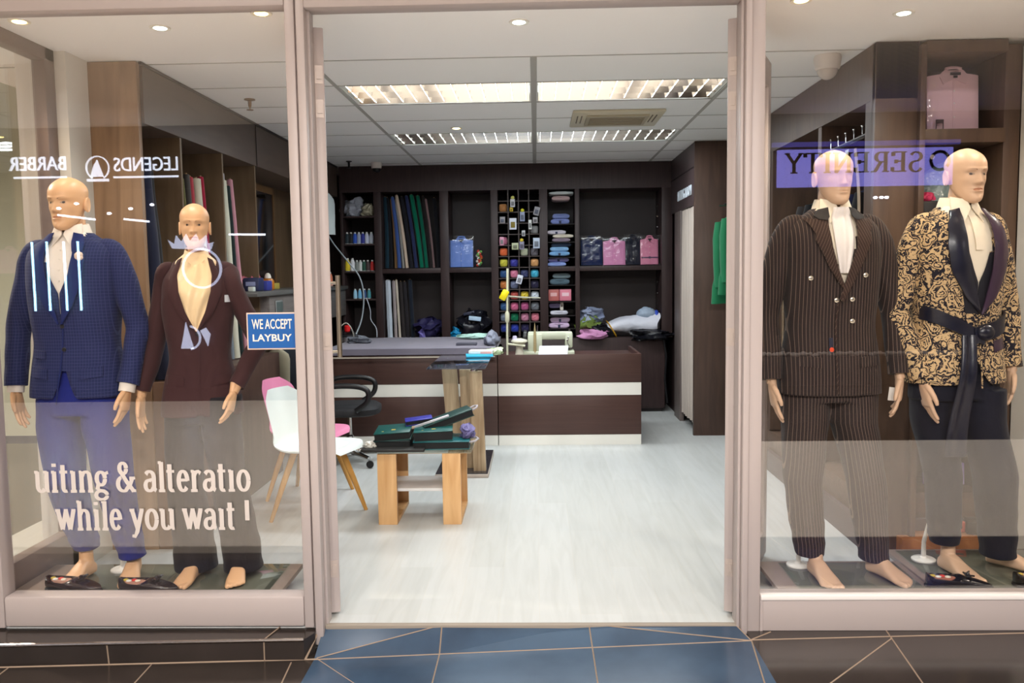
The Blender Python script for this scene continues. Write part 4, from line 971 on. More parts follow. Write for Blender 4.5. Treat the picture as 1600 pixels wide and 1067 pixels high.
def ex_navy(c,root,T,add,B):
    for s in (-1,1):
        inner=[(s*.052,1.628),(s*.066,1.54),(s*.052,1.44),(s*.026,1.33),(s*.004,1.225)]
        outer=[(s*.084,1.615),(s*.118,1.52),(s*.110,1.42),(s*.066,1.31),(s*.012,1.225)]
        add('lapel',lapel(T,inner,outer),M_NVL)
        add('collar_leaf',lapel(T,[(s*.046,1.640),(s*.050,1.60),(s*.064,1.55)],[(s*.080,1.632),(s*.106,1.590),(s*.108,1.556)],.015),M_NVL)
        add('pocket_flap',flap(T,s*.075,s*.165,1.02,.048,.012),M_NVJ)
    add('ticket_pocket_flap',flap(T,-.085,-.155,1.10,.036,.008),M_NVJ)
    mb=MB(); T.patch(mb,[(-.08,1.50),(-.045,1.40),(-.01,1.30),(-.01,1.20)],[(.08,1.50),(.045,1.40),(.012,1.30),(.012,1.20)],-.004,8,12,.003); 
    # waistcoat under the jacket: below the shirt V
    mb.bm.free(); mb=MB(); 
    for s in (-1,1): T.patch(mb,[(s*.062,1.50),(s*.036,1.43),(s*.002,1.36),(s*.002,1.20)],[(s*.085,1.50),(s*.085,1.43),(s*.07,1.36),(s*.05,1.20)],-.001,6,14,.003)
    add('waistcoat',mb,M_NVJ)
    mb=MB(); T.patch(mb,[(-.040,.86),(-.018,1.0),(.004,1.22)],[(-.034,.86),(-.012,1.0),(.010,1.22)],.002,2,14,.003); add('front_edge',mb,M_NVL)
    for z in (1.215,1.11):
        mb=MB(); disc(mb,.004,T.yf(.004,z,.004),z,.0095); add('button',mb,M_BTD)
    mb=MB()
    for k in range(7): 
        a=k*.9; mb.sphere((.098+.008*math.cos(a)*(k>0),T.yf(.098,1.53,.022)-(.004 if k==0 else 0),1.53+.008*math.sin(a)*(k>0)),.013,10,8)
    add('lapel_flower',mb,mat('flower_cream',(226,204,186),.8),1.2)
    for z in (1.56,1.52,1.47,1.42):
        mb=MB(); disc(mb,0,T.yf(0,z,-.004),z,.005,.002,10); add('shirt_button',mb,M_SHW)
def ex_brown(c,root,T,add,B):
    for s in (-1,1):
        inner=[(s*.058,1.628),(s*.080,1.54),(s*.074,1.46),(s*.046,1.36),(s*.004,1.27)]
        outer=[(s*.082,1.615),(s*.120,1.53),(s*.124,1.45),(s*.080,1.35),(s*.012,1.27)]
        add('lapel',lapel(T,inner,outer),M_BRJ)
        add('pocket_flap',flap(T,s*.07,s*.155,1.04,.045,.010),M_BRJ)
    mb=MB(); disc(mb,.004,T.yf(.004,1.25,.004),1.25,.0095); add('button',mb,M_BTD)
    mb=MB(); T.patch(mb,[(.002,.88),(.002,1.0),(.004,1.26)],[(.007,.88),(.007,1.0),(.009,1.26)],.002,2,14,.003); add('front_edge',mb,M_BRJ)
    # ivory cowl scarf filling the neckline
    mb=MB()
    def P(u,v):
        z=1.625-.36*v; w_=(.052+.055*math.sin(min(1,v*2.2)*1.57))*(1-max(0,(v-.30)/.70))**.75+.003; x=(u-.5)*2*w_
        fold=.009*math.sin((u-.5)*16+v*9)*(1-v*.6)+.020*math.sin(math.pi*u)*math.sin(math.pi*min(1,v*1.1))
        zz=z+ .02*math.cos((u-.5)*math.pi)*0 - .035*math.sin(math.pi*u)*(1-v)
        return V(x,min(T.yf(x,min(zz,1.60),.008),-.070)-fold,zz)
    mb.slab(P,30,34,(0,.004,0)); add('neck_scarf',mb,M_IVO,1.3)
    mb=MB(); nr=.050
    mb.loft([[V(r*math.sin(a),.006-r*1.05*math.cos(a)-(.012 if z<1.62 else 0)*math.cos(a),z-.02*math.cos(a)) for a in [2*math.pi*i/28 for i in range(28)]] for z,r in ((1.585,nr+.030),(1.61,nr+.022),(1.635,nr+.012),(1.662,nr+.006),(1.672,nr+.002))],(0,0)); add('scarf_roll',mb,M_IVO,1.3)
    mb=MB(); T.patch(mb,[(.135,1.44),(.135,1.405)],[(.165,1.44),(.165,1.405)],.006,3,3,.002); add('white_tag',mb,mat('tag_white',(210,215,222),.5))
def ex_pin(c,root,T,add,B):
    for s in (-1,1):
        inner=[(s*.050,1.628),(s*.060,1.56),(s*.052,1.47),(s*.036+.006,1.38),(s*.004+.015,1.285)]
        outer=[(s*.086,1.615),(s*.112,1.585),(s*.118,1.50),(s*.070+.006,1.38),(s*.016+.015,1.285)]
        if s>0: inner[-1]=(-.02,1.25); outer[-1]=(-.004,1.235); inner[-2]=(.012,1.36); outer[-2]=(.060,1.37)
        add('lapel',lapel(T,inner,outer,.010 if s<0 else .015),M_PINL)
        # peak of the lapel
        mb=MB(); T.patch(mb,[(s*.095,1.55),(s*.085,1.585)],[(s*.112,1.52),(s*.150,1.600)],.013 if s<0 else .018,6,5,.004); add('lapel_peak',mb,M_PINL)
        add('collar_leaf',lapel(T,[(s*.046,1.642),(s*.050,1.60),(s*.062,1.585)],[(s*.082,1.634),(s*.108,1.606),(s*.098,1.590)],.018),mat('dark_collar',(34,30,32),.7))
        add('pocket_flap',flap(T,s*.080,s*.170,1.00,.045,.008),M_PIN)
    mb=MB(); T.patch(mb,[(-.024,.845),(-.028,1.0),(-.030,1.15),(-.02,1.25)],[(-.018,.845),(-.022,1.0),(-.024,1.15),(-.014,1.25)],.004,2,16,.004); add('front_edge',mb,M_PINL)
    for x,z in ((-.135,1.34),(.095,1.35),(-.028,1.245),(.040,1.248),(.045,1.155),(-.028,1.155)):
        if (x,z)==(-.028,1.155): continue
        mb=MB(); disc(mb,x,T.yf(x,z,.005),z,.0105,.006); add('button',mb,M_BTN)
    # white cravat
    mb=MB()
    def P(u,v):
        z=1.64-.28*v; w_=.020+.030*math.sin(math.pi*min(1,v*.9+.1))**.8*(1-.5*v); x=(u-.5)*2*w_+.004
        return V(x,T.yf(x,min(z,1.60),.004)-.012*math.sin(math.pi*u)-.004*math.sin(u*14+v*3)-(.006*math.exp(-((v-.05)/.06)**2)),z)
    mb.slab(P,18,24,(0,.003,0)); add('white_cravat',mb,mat('cravat_white',(236,228,222),.5,sheen=.2,bump=(10,.3,.01)),1.2)
    mb=MB(); T.patch(mb,[(-.055,1.085),(-.055,1.02)],[(-.038,1.085),(-.038,1.02)],.004,2,2,.002); add('hanging_label',mb,mat('label_dark',(20,22,44),.5))
    mb=MB(); disc(mb,-.046,T.yf(-.046,1.035,.008),1.035,.010,.003); add('red_seal',mb,mat('red_seal',(214,70,34),.5))
    mb=MB(); mb.cbox((.268,-.055,.845),(.036,.003,.06),(0,0.1,-.3)); obj('price_tag',mb,mat('tag_card',(228,222,214),.6),root)
def ex_gold(c,root,T,add,B):
    for s in (-1,1):
        inner=[(s*.050,1.632),(s*.062,1.56),(s*.062,1.46),(s*.050,1.36),(s*.020+.01,1.26),(.012,1.18)]
        outer=[(s*.088,1.622),(s*.128,1.56),(s*.142,1.47),(s*.128,1.36),(s*.072+.01,1.25),(.018,1.175)]
        add('shawl_lapel',lapel(T,inner,outer,.010 if s<0 else .016,.005,10),M_SAT if s<0 else mat('plum_satin',(58,40,60),.28,spec=.6,bump=(10,.3,.01)))
    mb=MB(); 
    for s in (-1,1): T.patch(mb,[(s*.050,1.44),(s*.028,1.37),(s*.002,1.31),(s*.0,1.18)],[(s*.09,1.44),(s*.09,1.37),(s*.08,1.31),(s*.05,1.18)],-.001,6,14,.003)
    add('waistcoat',mb,mat('waistcoat_black',(24,24,34),.6))
    # sash: two arms crossing at the waist, knot, tails
    mb=MB(); T.patch(mb,[(-.195,1.215),(-.10,1.165),(.03,1.10)],[(-.195,1.155),(-.10,1.105),(.03,1.045)],.008,16,16,.012) ; add('sash_wrap',mb,M_SAT,1)
    mb=MB(); T.patch(mb,[(.20,1.190),(.10,1.150),(-.02,1.120)],[(.20,1.120),(.10,1.080),(-.02,1.050)],.014,16,16,.012); add('sash_wrap',mb,M_SAT,1)
    mb=MB(); mb.sphere((.028,T.yf(.02,1.10,.030),1.10),.040,20,12,(1.0,.55,.85)); add('sash_knot',mb,M_SAT,1.2)
    mb=MB(); mb.lathe([(.030,-.012),(.030,-.02),(.022,-.026)],(.028,T.yf(.02,1.10,.034),1.105),20,'y'); add('sash_buckle',mb,mat('buckle',(58,62,84),.2,.6))
    mb=MB()
    def P(u,v): z=1.09-.52*v; x=-.045-.055*v+(.032+.012*v)*(u*2-1); return V(x,T.yf(x,max(z,.88),.018)-.01*math.sin(v*6)-.004*math.sin(u*9),z)
    mb.slab(P,10,30,(0,-.004,0)); add('sash_tail',mb,M_SAT,1.2)
    mb=MB(); T.patch(mb,[(.14,1.44),(.14,1.405)],[(.20,1.462),(.20,1.43)],.004,5,3,.004); add('chest_pocket',mb,MATS['plum_satin'])
    mb=MB(); T.patch(mb,[(.09,1.06),(.09,1.01)],[(.185,1.075),(.185,1.03)],.003,5,3,.004); add('pocket_welt',mb,MATS['plum_satin'])
    mb=MB()
    T.patch(mb,[(.020,.86),(.016,1.0),(.010,1.20)],[(.026,.86),(.022,1.0),(.016,1.20)],.003,2,16,.003); add('front_edge',mb,M_PAI)
    mb=MB(); T.patch(mb,[(-.018,1.63),(-.018,1.45)],[(.018,1.63),(.018,1.45)],.000,3,14,.003); add('shirt_placket',mb,M_SHC)
def L(hx,kx,ax,ky=-.03,ay=.03,w=(.098,.112,.082,.058),za=.07,hy=0,wy=None):
    wy=wy or [v*1.08 for v in w]
    return [(hx,hy,.86,w[0],wy[0]),(hx*1.02,hy-.005,.72,w[1]*.86,wy[1]*.9),((hx+kx)/2,ky*.6,.60,(w[1]+w[2])/2*.92,(wy[1]+wy[2])/2*.95),(kx,ky,.46,w[2],wy[2]),((kx+ax)/2,(ky+ay)/2,.26,(w[2]+w[3])/2,(wy[2]+wy[3])/2),(ax,ay,za,w[3],wy[3])]
# local z = world z - .093 ; hand and foot targets measured from the photograph
mannequin(dict(label='mannequin in navy check suit with a cream lapel flower, turned to the left',x=-2.115,y=3.82,s=.985,hem=.885,headz=1.655,hyaw=-.08,htilt=.08,headw=1.0,heads=1.02,
  armL=dict(p=[(-.205,0,1.47),(-.285,.01,1.18),(-.285,-.04,.90)],shirt=.030,curl=.35,buttons=1,hs=1.0,dir=(.12,-.05,-1)),
  armR=dict(p=[(.205,0,1.47),(.272,.02,1.18),(.245,-.06,.905)],shirt=.035,curl=.45,hs=1.0,dir=(-.10,-.15,-1)),
  footL=(-.035,.01,-.1,0.0),footR=(.185,.04,.35,0.0),skin=M_SKIN,fs=1.0,
  legs=(L(-.105,-.075,-.03,za=.13),L(.105,.15,.185,za=.09)),m_tr=M_NVT,m_j=M_NVJ,m_sh=M_SHW,m_btn=M_BTD,vbot=1.22,cutz=1.10,cutw=.055,yaw=.0,extras=ex_navy,stand=(.10,.10,0)))
TORF=[(.83,.200,.140,.135),(.92,.192,.135,.130),(1.02,.172,.122,.118),(1.13,.148,.112,.105),(1.25,.160,.126,.110),(1.36,.172,.140,.116),(1.45,.168,.134,.118),(1.515,.160,.108,.110),(1.570,.132,.088,.098),(1.615,.100,.066,.082),(1.64,.062,.054,.066)]
mannequin(dict(label='female mannequin in dark brown suit with an ivory satin neck scarf',x=-1.565,y=3.86,s=.92,bx=1.0,fem=True,shx=.86,cutw=.012,torso=TORF,hem=.84,headz=1.665,hyaw=.30,headw=.93,heads=.98,
  armL=dict(p=[(-.158,.0,1.37),(-.215,.01,1.10),(-.268,-.05,.86)],curl=.3,hs=.92,dir=(-.05,-.1,-1),cuff=.03),
  armR=dict(p=[(.158,0,1.37),(.262,.04,1.10),(.185,-.10,.885)],curl=.7,hs=.88,dir=(-.1,-.3,-1),cuff=.03),
  footL=(-.06,-.03,-.1,0.0),footR=(.15,-.02,.25,0.0),skin=M_SKIN,fs=.92,sl=.84,
  legs=(L(-.085,-.085,-.075,w=(.092,.100,.080,.098),za=.02,wy=(.10,.11,.09,.10)),L(.085,.12,.155,w=(.092,.100,.078,.092),za=.02,wy=(.10,.11,.09,.10))),m_tr=M_BRT,m_j=M_BRJ,m_sh=M_IVO,m_btn=M_BTD,vbot=1.26,vw=.125,cutz=1.16,yaw=.28,extras=ex_brown,collar=False,stand=None))
mannequin(dict(label='mannequin in brown pinstripe double breasted suit with a white cravat',x=1.320,y=3.83,s=1.02,hem=.835,headz=1.655,hyaw=.14,htilt=.05,paint=False,
  armL=dict(p=[(-.218,0,1.515),(-.275,.02,1.20),(-.265,-.04,.895)],curl=.35,dir=(.10,-.1,-1),hs=1.0),
  armR=dict(p=[(.218,0,1.515),(.295,.02,1.20),(.300,-.05,.915)],curl=.5,dir=(-.05,-.1,-1),hs=1.0,roll=-.4,buttons=1),
  footL=(-.045,-.02,.05,0.0),footR=(.245,.0,.45,0.0),skin=M_SKINP,
  legs=(L(-.105,-.12,-.060,za=.085,w=(.105,.12,.085,.066)),L(.110,.165,.235,za=.06,w=(.105,.12,.085,.066))),m_tr=M_PINT,m_j=M_PIN,m_sh=M_SHC,m_btn=M_BTN,vbot=1.27,vx=.0,yaw=.06,extras=ex_pin,stand=(-.085,.12,.02)))
mannequin(dict(label='mannequin in gold and black paisley jacket with black shawl lapels and tied sash',x=1.885,y=3.85,s=1.02,hem=.875,headz=1.655,hyaw=.14,htilt=.06,headx=.02,
  armL=dict(p=[(-.208,-.03,1.50),(-.262,-.01,1.20),(-.175,-.10,.90)],curl=.4,dir=(.12,-.12,-1),hs=1.05,cuff=.02),
  armR=dict(p=[(.205,.05,1.50),(.270,.08,1.22),(.275,.02,.93)],curl=.5,dir=(-.05,0,-1),hs=.95),
  footL=(.02,.02,.15,0.0),footR=(.30,.10,.75,0.0),skin=M_SKINP,
  legs=(L(-.085,-.045,.0,za=.13,w=(.098,.105,.078,.066)),L(.125,.19,.245,za=.07,w=(.105,.115,.090,.076))),m_tr=M_BLT,m_j=M_PAI,m_sh=M_SHC,m_btn=M_BTN,vbot=1.18,vw=.125,cutz=1.02,yaw=.22,extras=ex_gold,stand=(-.03,.17,.02)))
# ---------------- fabric rolls
def roll(label,p0,p1,r,col,group,bend=0,flat=.8,rough=.85,name='fabric_roll'):
    p0,p1=V(*p0),V(*p1); n=9; ax=(p1-p0); 
    org=p0.copy(); pts=[ax*(i/n)+V(-bend*math.sin(math.pi*i/n),0,0) for i in range(n+1)]
    mb=MB(); mb.tube([pts[0]]+pts[1:-1]+[pts[-1]],[r*(1+.05*math.sin(i*1.7+r*90)) for i in range(n+1)],14,flat=flat)
    d=ax.normalized(); mb.tube([pts[-1],pts[-1]+d*.004],[r*.78,r*.70],14,flat=flat)
    o=obj(name,mb,fabmat(col),smooth=.9); tag(o,label,'fabric roll',group,loc=org)
    mb=MB(); mb.tube([pts[-1]-d*.01,pts[-1]+d*.012],r*.34,10,flat=flat); obj('cardboard_core',mb,mat('cardboard',(150,120,86),.8),o)
    mb=MB(); mb.tube([pts[0].lerp(pts[1],.2)+V(0,-r*flat*.96,0),pts[4]+V(0,-r*flat*1.0,0),pts[-1]+V(0,-r*flat*.9,0)],.0028,5); obj('fabric_edge',mb,fabmat(col,.75),o)
    return o
def fabmat(col,k=1.0):
    c=tuple(int(v*k) for v in col); return mat('cloth_%02x%02x%02x'%c,c,.85,spec=.2,sheen=.15)
NV=(22,28,52);BK=(24,24,28)
up=[((-1.60,1.566),(-1.615,2.33),.022,(26,52,66),'dark teal'),((-1.555,1.566),(-1.59,2.32),.018,(24,24,30),'black'),((-1.505,1.566),(-1.545,2.31),.016,(138,104,70),'tan'),((-1.465,1.566),(-1.535,2.33),.021,(62,88,150),'blue'),
((-1.425,1.566),(-1.50,2.30),.014,(150,146,140),'grey'),((-1.385,1.566),(-1.49,2.35),.020,(208,186,166),'beige'),((-1.335,1.566),(-1.435,2.33),.020,(30,30,38),'charcoal'),((-1.285,1.566),(-1.385,2.34),.022,(40,48,84),'navy'),
((-1.225,1.566),(-1.330,2.35),.028,(0,104,78),'green'),((-1.172,1.566),(-1.262,2.34),.022,(0,92,70),'deep green'),((-1.125,1.566),(-1.205,2.33),.015,(40,34,34),'dark brown'),((-1.095,1.566),(-1.175,2.30),.013,(140,112,112),'dusty mauve'),((-1.040,1.566),(-1.085,2.31),.020,(26,26,32),'black')]
for i,((x0,z0),(x1,z1),r,c,n) in enumerate(up):
    roll('%s fabric roll leaning in the upper back wall bay, %s from the left'%(n,['first','second','third','fourth','fifth','sixth','seventh','eighth','ninth','tenth','eleventh','twelfth','last'][i]),(x0,9.06+.01*(i%3),z0+r*.12),(x1,9.12,z1),r,c,'fabric rolls in the upper back bay',-.008)
lo=[((-1.585,.805),(-1.600,1.44),.030,(196,206,218),'thick white'),((-1.522,.805),(-1.538,1.43),.016,(172,160,160),'pale grey'),((-1.478,.805),(-1.508,1.44),.015,(206,194,178),'cream'),((-1.435,.805),(-1.462,1.42),.018,(52,46,46),'dark brown'),((-1.39,.805),(-1.42,1.42),.020,(40,36,40),'charcoal'),((-1.335,.805),(-1.36,1.44),.024,(28,34,46),'slate')]
for i,((x0,z0),(x1,z1),r,c,n) in enumerate(lo): roll('%s fabric roll standing in the lower back wall bay behind the ironing surface'%n,(x0,9.06,z0+.003),(x1,9.08,z1),r,c,'fabric rolls in the lower back bay')
lw=[((-2.13,4.70,.925),(-2.15,4.60,2.15),.050,NV,'navy','first shelf bay from the window'),((-2.16,4.84,.925),(-2.19,4.73,2.10),.045,BK,'black','first shelf bay from the window'),
((-2.13,5.20,.925),(-2.16,5.14,2.10),.020,(96,92,50),'olive','second bay from the window'),((-2.13,5.26,.925),(-2.15,5.20,2.13),.022,(70,66,64),'grey','second bay from the window'),((-2.13,5.33,.925),(-2.15,5.255,2.12),.020,(168,60,70),'rose red','second bay from the window'),((-2.13,5.43,.925),(-2.15,5.34,2.12),.034,(196,190,170),'cream','second bay from the window'),((-2.13,5.52,.925),(-2.15,5.42,2.14),.022,(150,22,52),'crimson','second bay from the window'),
((-2.13,5.80,.925),(-2.15,5.74,2.18),.018,(120,130,140),'blue grey','third bay from the window'),((-2.13,5.88,.925),(-2.15,5.80,2.16),.030,(206,204,186),'ivory','third bay from the window'),((-2.13,5.97,.925),(-2.15,5.88,2.13),.026,(16,34,34),'bottle green','third bay from the window'),((-2.12,6.06,.925),(-2.15,5.95,2.18),.020,(196,140,152),'pink','third bay from the window'),((-2.18,5.95,.925),(-2.2,5.90,2.22),.03,(200,196,204),'silver white','third bay from the window')]
for p0,p1,r,c,n,w_ in lw: roll('%s fabric roll standing in the %s on the left wall'%(n,w_),(p0[0],p0[1],p0[2]+r*.1),p1,r,c,'fabric rolls in the left wall bays',flat=1)
# ---------------- packed shirts
M_BAG=glassmat('clear_bag',1.45,(.93,.94,.96,1),.12)
def soft_slab(mb,w_,h,d,r=.02,nx=14,nz=16,puff=.35,mtx=None,wave=0):
    def P(u,v,s):
        x=(u-.5)*2;z=(v-.5)*2; e=(1-abs(x)**6)*(1-abs(z)**6); 
        return V(x*w_/2,-s*(d/2)*(puff+(1-puff)*max(0,e)**.5)+wave*math.sin(u*9+v*7)*.3,v*h)
    for s in (1,-1):
        g=[[mb.bm.verts.new((mtx or Matrix())@P(i/nx,j/nz,s)) for i in range(nx+1)] for j in range(nz+1)]
        for j in range(nz):
            for i in range(nx): mb.bm.faces.new((g[j][i],g[j][i+1],g[j+1][i+1],g[j+1][i]))
    bmesh.ops.remove_doubles(mb.bm,verts=mb.bm.verts,dist=1e-5)
    return mb
def shirt_pack(label,loc,w_,h,col,tilt=-.10,rz=0,band=None,cat='packed shirt',group=None,collar=None,bag=True):
    t=thing('packed_shirt',label,cat,loc,0,group); t.rotation_euler=(tilt,0,rz)
    m=mat('shirt_%02x%02x%02x'%col,col,.8,spec=.2,sheen=.1,bump=(12,.3,.01)); k=w_/.24
    mb=MB()
    def P(u,v):
        x=(u-.5)*w_; sh=h*(.92-.05*abs(u-.5)*2); z=v*(sh if abs(u-.5)>.2 else h*.95); return V(x,-.014*math.sin(math.pi*min(1,max(0,u)))**.35-.003,z)
    mb.slab(P,16,14,(0,.020,0)); obj('folded_body',mb,m,t,smooth=1.0)
    mc=mat('shirt_%02x%02x%02x'%(collar or col),(collar or col),.8,spec=.2,bump=(12,.3,.01)) if collar else m
    mb=MB()
    for s in (-1,1):
        p=[V(s*.004*k,-.024,h*.80),V(s*.052*k,-.026,h*.72),V(s*.066*k,-.020,h*.84),V(s*.036*k,-.012,h*.985),V(s*.018*k,-.014,h*.93)]
        mb.loft([p,[q+V(0,.006,0) for q in p]])
    mb.tube([V(s*.037*k,-.006-.006*abs(s),h*.975+.008*(1-s*s)) for s in [i/6-1 for i in range(13)]],.008,8); obj('collar',mb,mc,t,smooth=.7)
    mb=MB(); mb.box(-.008,.008,-.0195,-.016,.01,h*.78,.001); obj('placket',mb,m,t)
    for z in (.2,.42,.62): mb=MB(); disc(mb,0,-.0195,h*z,.004,.002,8); obj('button',mb,mat('pearl_button',(240,236,230),.3),t)
    mb=MB(); mb.box(-.024*k,.024*k,-.036,-.031,h*.86,h*.90); mb.box(-.009*k,.009*k,-.036,-.031,h*.815,h*.85); obj('neck_label',mb,mat('neck_label',(40,34,40),.6),t)
    if band: mb=MB(); mb.box(-w_/2*.95,w_/2*.95,-.0205,-.017,h*.22,h*.26); mb.box(-.01,.01,-.022,-.017,h*.20,h*.28); obj('ribbon_band',mb,mat('band_dark',band,.6),t)
    if bag: mb=MB(); soft_slab(mb,w_+.02,h+.015,.062,puff=.7); cloth_noise(mb,.006,22,w_*50); xf(mb,Matrix.Translation((0,-.005,-.004))); obj('clear_bag',mb,M_BAG,t,smooth=1.2)
    return t
G='packed shirts on the back wall shelves'
shirt_pack('light blue shirt in clear wrap standing alone in the second upper bay',(-.80,9.10,1.570),.25,.33,(120,150,220),group=G)
shirt_pack('navy packed shirt, leftmost of four on the right upper shelf',(.60,9.08,1.570),.23,.31,(26,40,80),group=G)
shirt_pack('pale pink packed shirt standing second from the left on the right shelf',(.84,9.06,1.570),.235,.29,(228,150,190),group=G)
shirt_pack('black packed shirt between the two pink packed shirts',(1.045,9.10,1.570),.18,.32,(34,36,50),group=G)
shirt_pack('rose pink packed shirt with a dark ribbon band, rightmost on the shelf',(1.215,9.06,1.570),.19,.305,(226,140,166),band=(80,50,84),group=G)
shirt_pack('large pale pink shirt in clear wrap propped in the top window cubby',(2.195,4.56,2.215),.265,.325,(244,206,214),tilt=-.06,group=None)
shirt_pack('lilac shirt with white collar standing in the bottom window cubby',(2.27,4.68,.095),.22,.36,(160,140,196),tilt=-.08,collar=(236,230,240))
# easel and card in the top cubby pack
o=obj('chair_shaped_card',MB().box(-.02,.02,-.002,.002,.03,.05).box(-.02,-.016,-.002,.002,0,.03).box(.016,.02,-.002,.002,0,.03),mat('card_grey',(84,70,74),.6)); tag(o,'small grey chair shaped card in front of the large pink packed shirt','card',loc=(2.105,4.51,2.214))
# flower jar
t=thing('candy_jar','clear jar of red, green and white sweets on the second upper shelf','jar',(-.61,9.10,1.563))
obj('glass_jar',MB().lathe([(.030,0),(.045,.01),(.05,.06),(.05,.14),(.042,.185),(.030,.20)],n=20),glassmat('jar_glass',1.35),t)
jr=random.Random(5)
for i in range(26):
    c=[(206,70,50),(60,130,80),(230,225,215),(220,120,60),(120,180,90)][i%5]; a=jr.random()*6.28; rr_=.026*math.sqrt(jr.random()); mb=MB(); mb.sphere((rr_*math.cos(a),rr_*math.sin(a),.025+.006*i),.016,8,6); obj('wrapped_sweet',mb,mat('sweet_%d'%(i%5),c,.4),t)
# folded shirts in the narrow column
def folded(label,x,z,w_,h,col,y=9.06,two=False,coll=None,group='folded shirts in the narrow column',d=.26,rz=0):
    t=thing('folded_shirt',label,'folded shirt',(x,y,z),rz,group); m=mat('shirt_%02x%02x%02x'%col,col,.8,spec=.2,sheen=.1,bump=(12,.3,.01))
    mb=MB(); n=18; rg=[]
    for y_ in (-.03,-.02,.06,.16,d-.03):
        k=.6 if y_==-.03 else 1
        rg.append([V(w_/2*sgnpow(math.cos(a),.35),y_,h*.48+h*.46*k*sgnpow(math.sin(a),.5)*(1-.12*math.cos(a*2))) for a in [2*math.pi*q/n for q in range(n)]])
    mb.loft(rg); cloth_noise(mb,.004,30,x*9+z); obj('folded_body',mb,m,t,smooth=1)
    if two:
        mb=MB(); mb.box(-.012,.012,-.036,-.028,h*.1,h*.9,.002); obj('centre_fold_shadow',mb,mat('fold_shadow',tuple(int(c*.45) for c in col),.8),t)  # darkened strip of shirt colour painting the shade in the middle fold
    mb=MB(); mb.tube([(-w_*.22,-.026,h*.80),(0,-.036,h*.74),(w_*.22,-.026,h*.80)],.007,7); obj('collar_edge',mb,m if not coll else mat('c_%d%d%d'%coll,coll,.7),t)
    return t
cx=.274
for lb,x,z,w_,h,c,tw in [('white cover board lying on top of the narrow column pile',cx+.005,2.325,.26,.028,(206,214,214),0),('dusty pink folded shirt under the white board at the column top',cx+.0,2.262,.19,.045,(196,168,168),0),
 ('upper slate blue folded shirt near the column top',cx,2.070,.18,.05,(118,132,184),0),('lower slate blue folded shirt resting on the second thin shelf',cx-.01,2.012,.20,.055,(128,142,200),1),
 ('white folded shirt pair on the pile below the empty gap',cx-.05,1.905,.20,.042,(206,200,212),1),('cream folded shirt under the white pair',cx+.02,1.868,.22,.034,(222,214,196),0),('mauve grey folded shirt under the cream one',cx+.0,1.824,.19,.040,(150,134,150),0),
 ('steel blue folded shirt in the middle of the column pile',cx-.0,1.775,.21,.040,(70,86,112),0),('sky blue folded shirt, upper of the sky blue pair',cx-.02,1.725,.20,.046,(140,184,226),0),('sky blue folded shirt, lower of the sky blue pair',cx-.02,1.676,.22,.046,(128,176,224),1),('lavender folded shirt above the mid shelf',cx-.03,1.612,.22,.045,(160,156,214),1),('pale periwinkle folded shirt lying on the mid shelf of the column',cx-.05,1.566,.20,.042,(146,166,226),0)]:
    folded(lb,x,z,w_,h,c,two=tw)
for lb,x,z,w_,h,c,tw in [('grey patterned folded shirt, top of the lower column',cx-.0,1.435,.19,.055,(112,128,134),0),('slate folded shirt under the patterned one in the lower column',cx-.02,1.370,.21,.060,(84,104,116),0),
 ('muted violet folded cloth beside the small white packet',cx-.075,1.120,.12,.055,(110,100,130),0),('white folded cloth lying flat in the lower column',cx-.03,1.045,.19,.045,(214,214,226),0),
 ('lilac folded shirt, upper of the lilac pair in the lower column',cx-.02,.965,.21,.058,(212,186,216),1),('lilac folded shirt, lower of the lilac pair in the lower column',cx-.03,.902,.22,.060,(204,180,210),1),('white folded shirt at the bottom of the lower column',cx-.0,.812,.2,.06,(210,200,214),0)]:
    folded(lb,x,z,w_,h,c,two=tw)
def packet(name,label,cat,loc,d,col,rot=(0,0,0),group=None,detail=None,rough=.5):
    mb=MB(); mb.cbox((0,0,d[2]/2),d,(0,0,0),min(d)*.12); o=obj(name,mb,mat('pk_%02x%02x%02x'%col,col,rough)); tag(o,label,cat,group,loc,rot)
    if detail: 
        mb=MB(); mb.cbox((0,-d[1]/2-.001,d[2]*.55),(d[0]*.6,.002,d[2]*.3)); obj('label_patch',mb,mat('pk_%02x%02x%02x'%detail,detail,.5),o)
    return o
packet('tie_box','salmon pink tie box standing left in the lower column','box',(cx-.085,9.05,1.196),(.115,.05,.125),(190,104,100),detail=(220,170,170))
packet('tie_box','rose pink tie box standing right in the lower column','box',(cx+.04,9.05,1.196),(.125,.05,.125),(222,128,148),detail=(240,200,210))
packet('small_packet','small white packet standing in the lower column','packet',(cx+.0,9.05,1.094),(.035,.04,.09),(222,216,206),detail=(120,110,100))
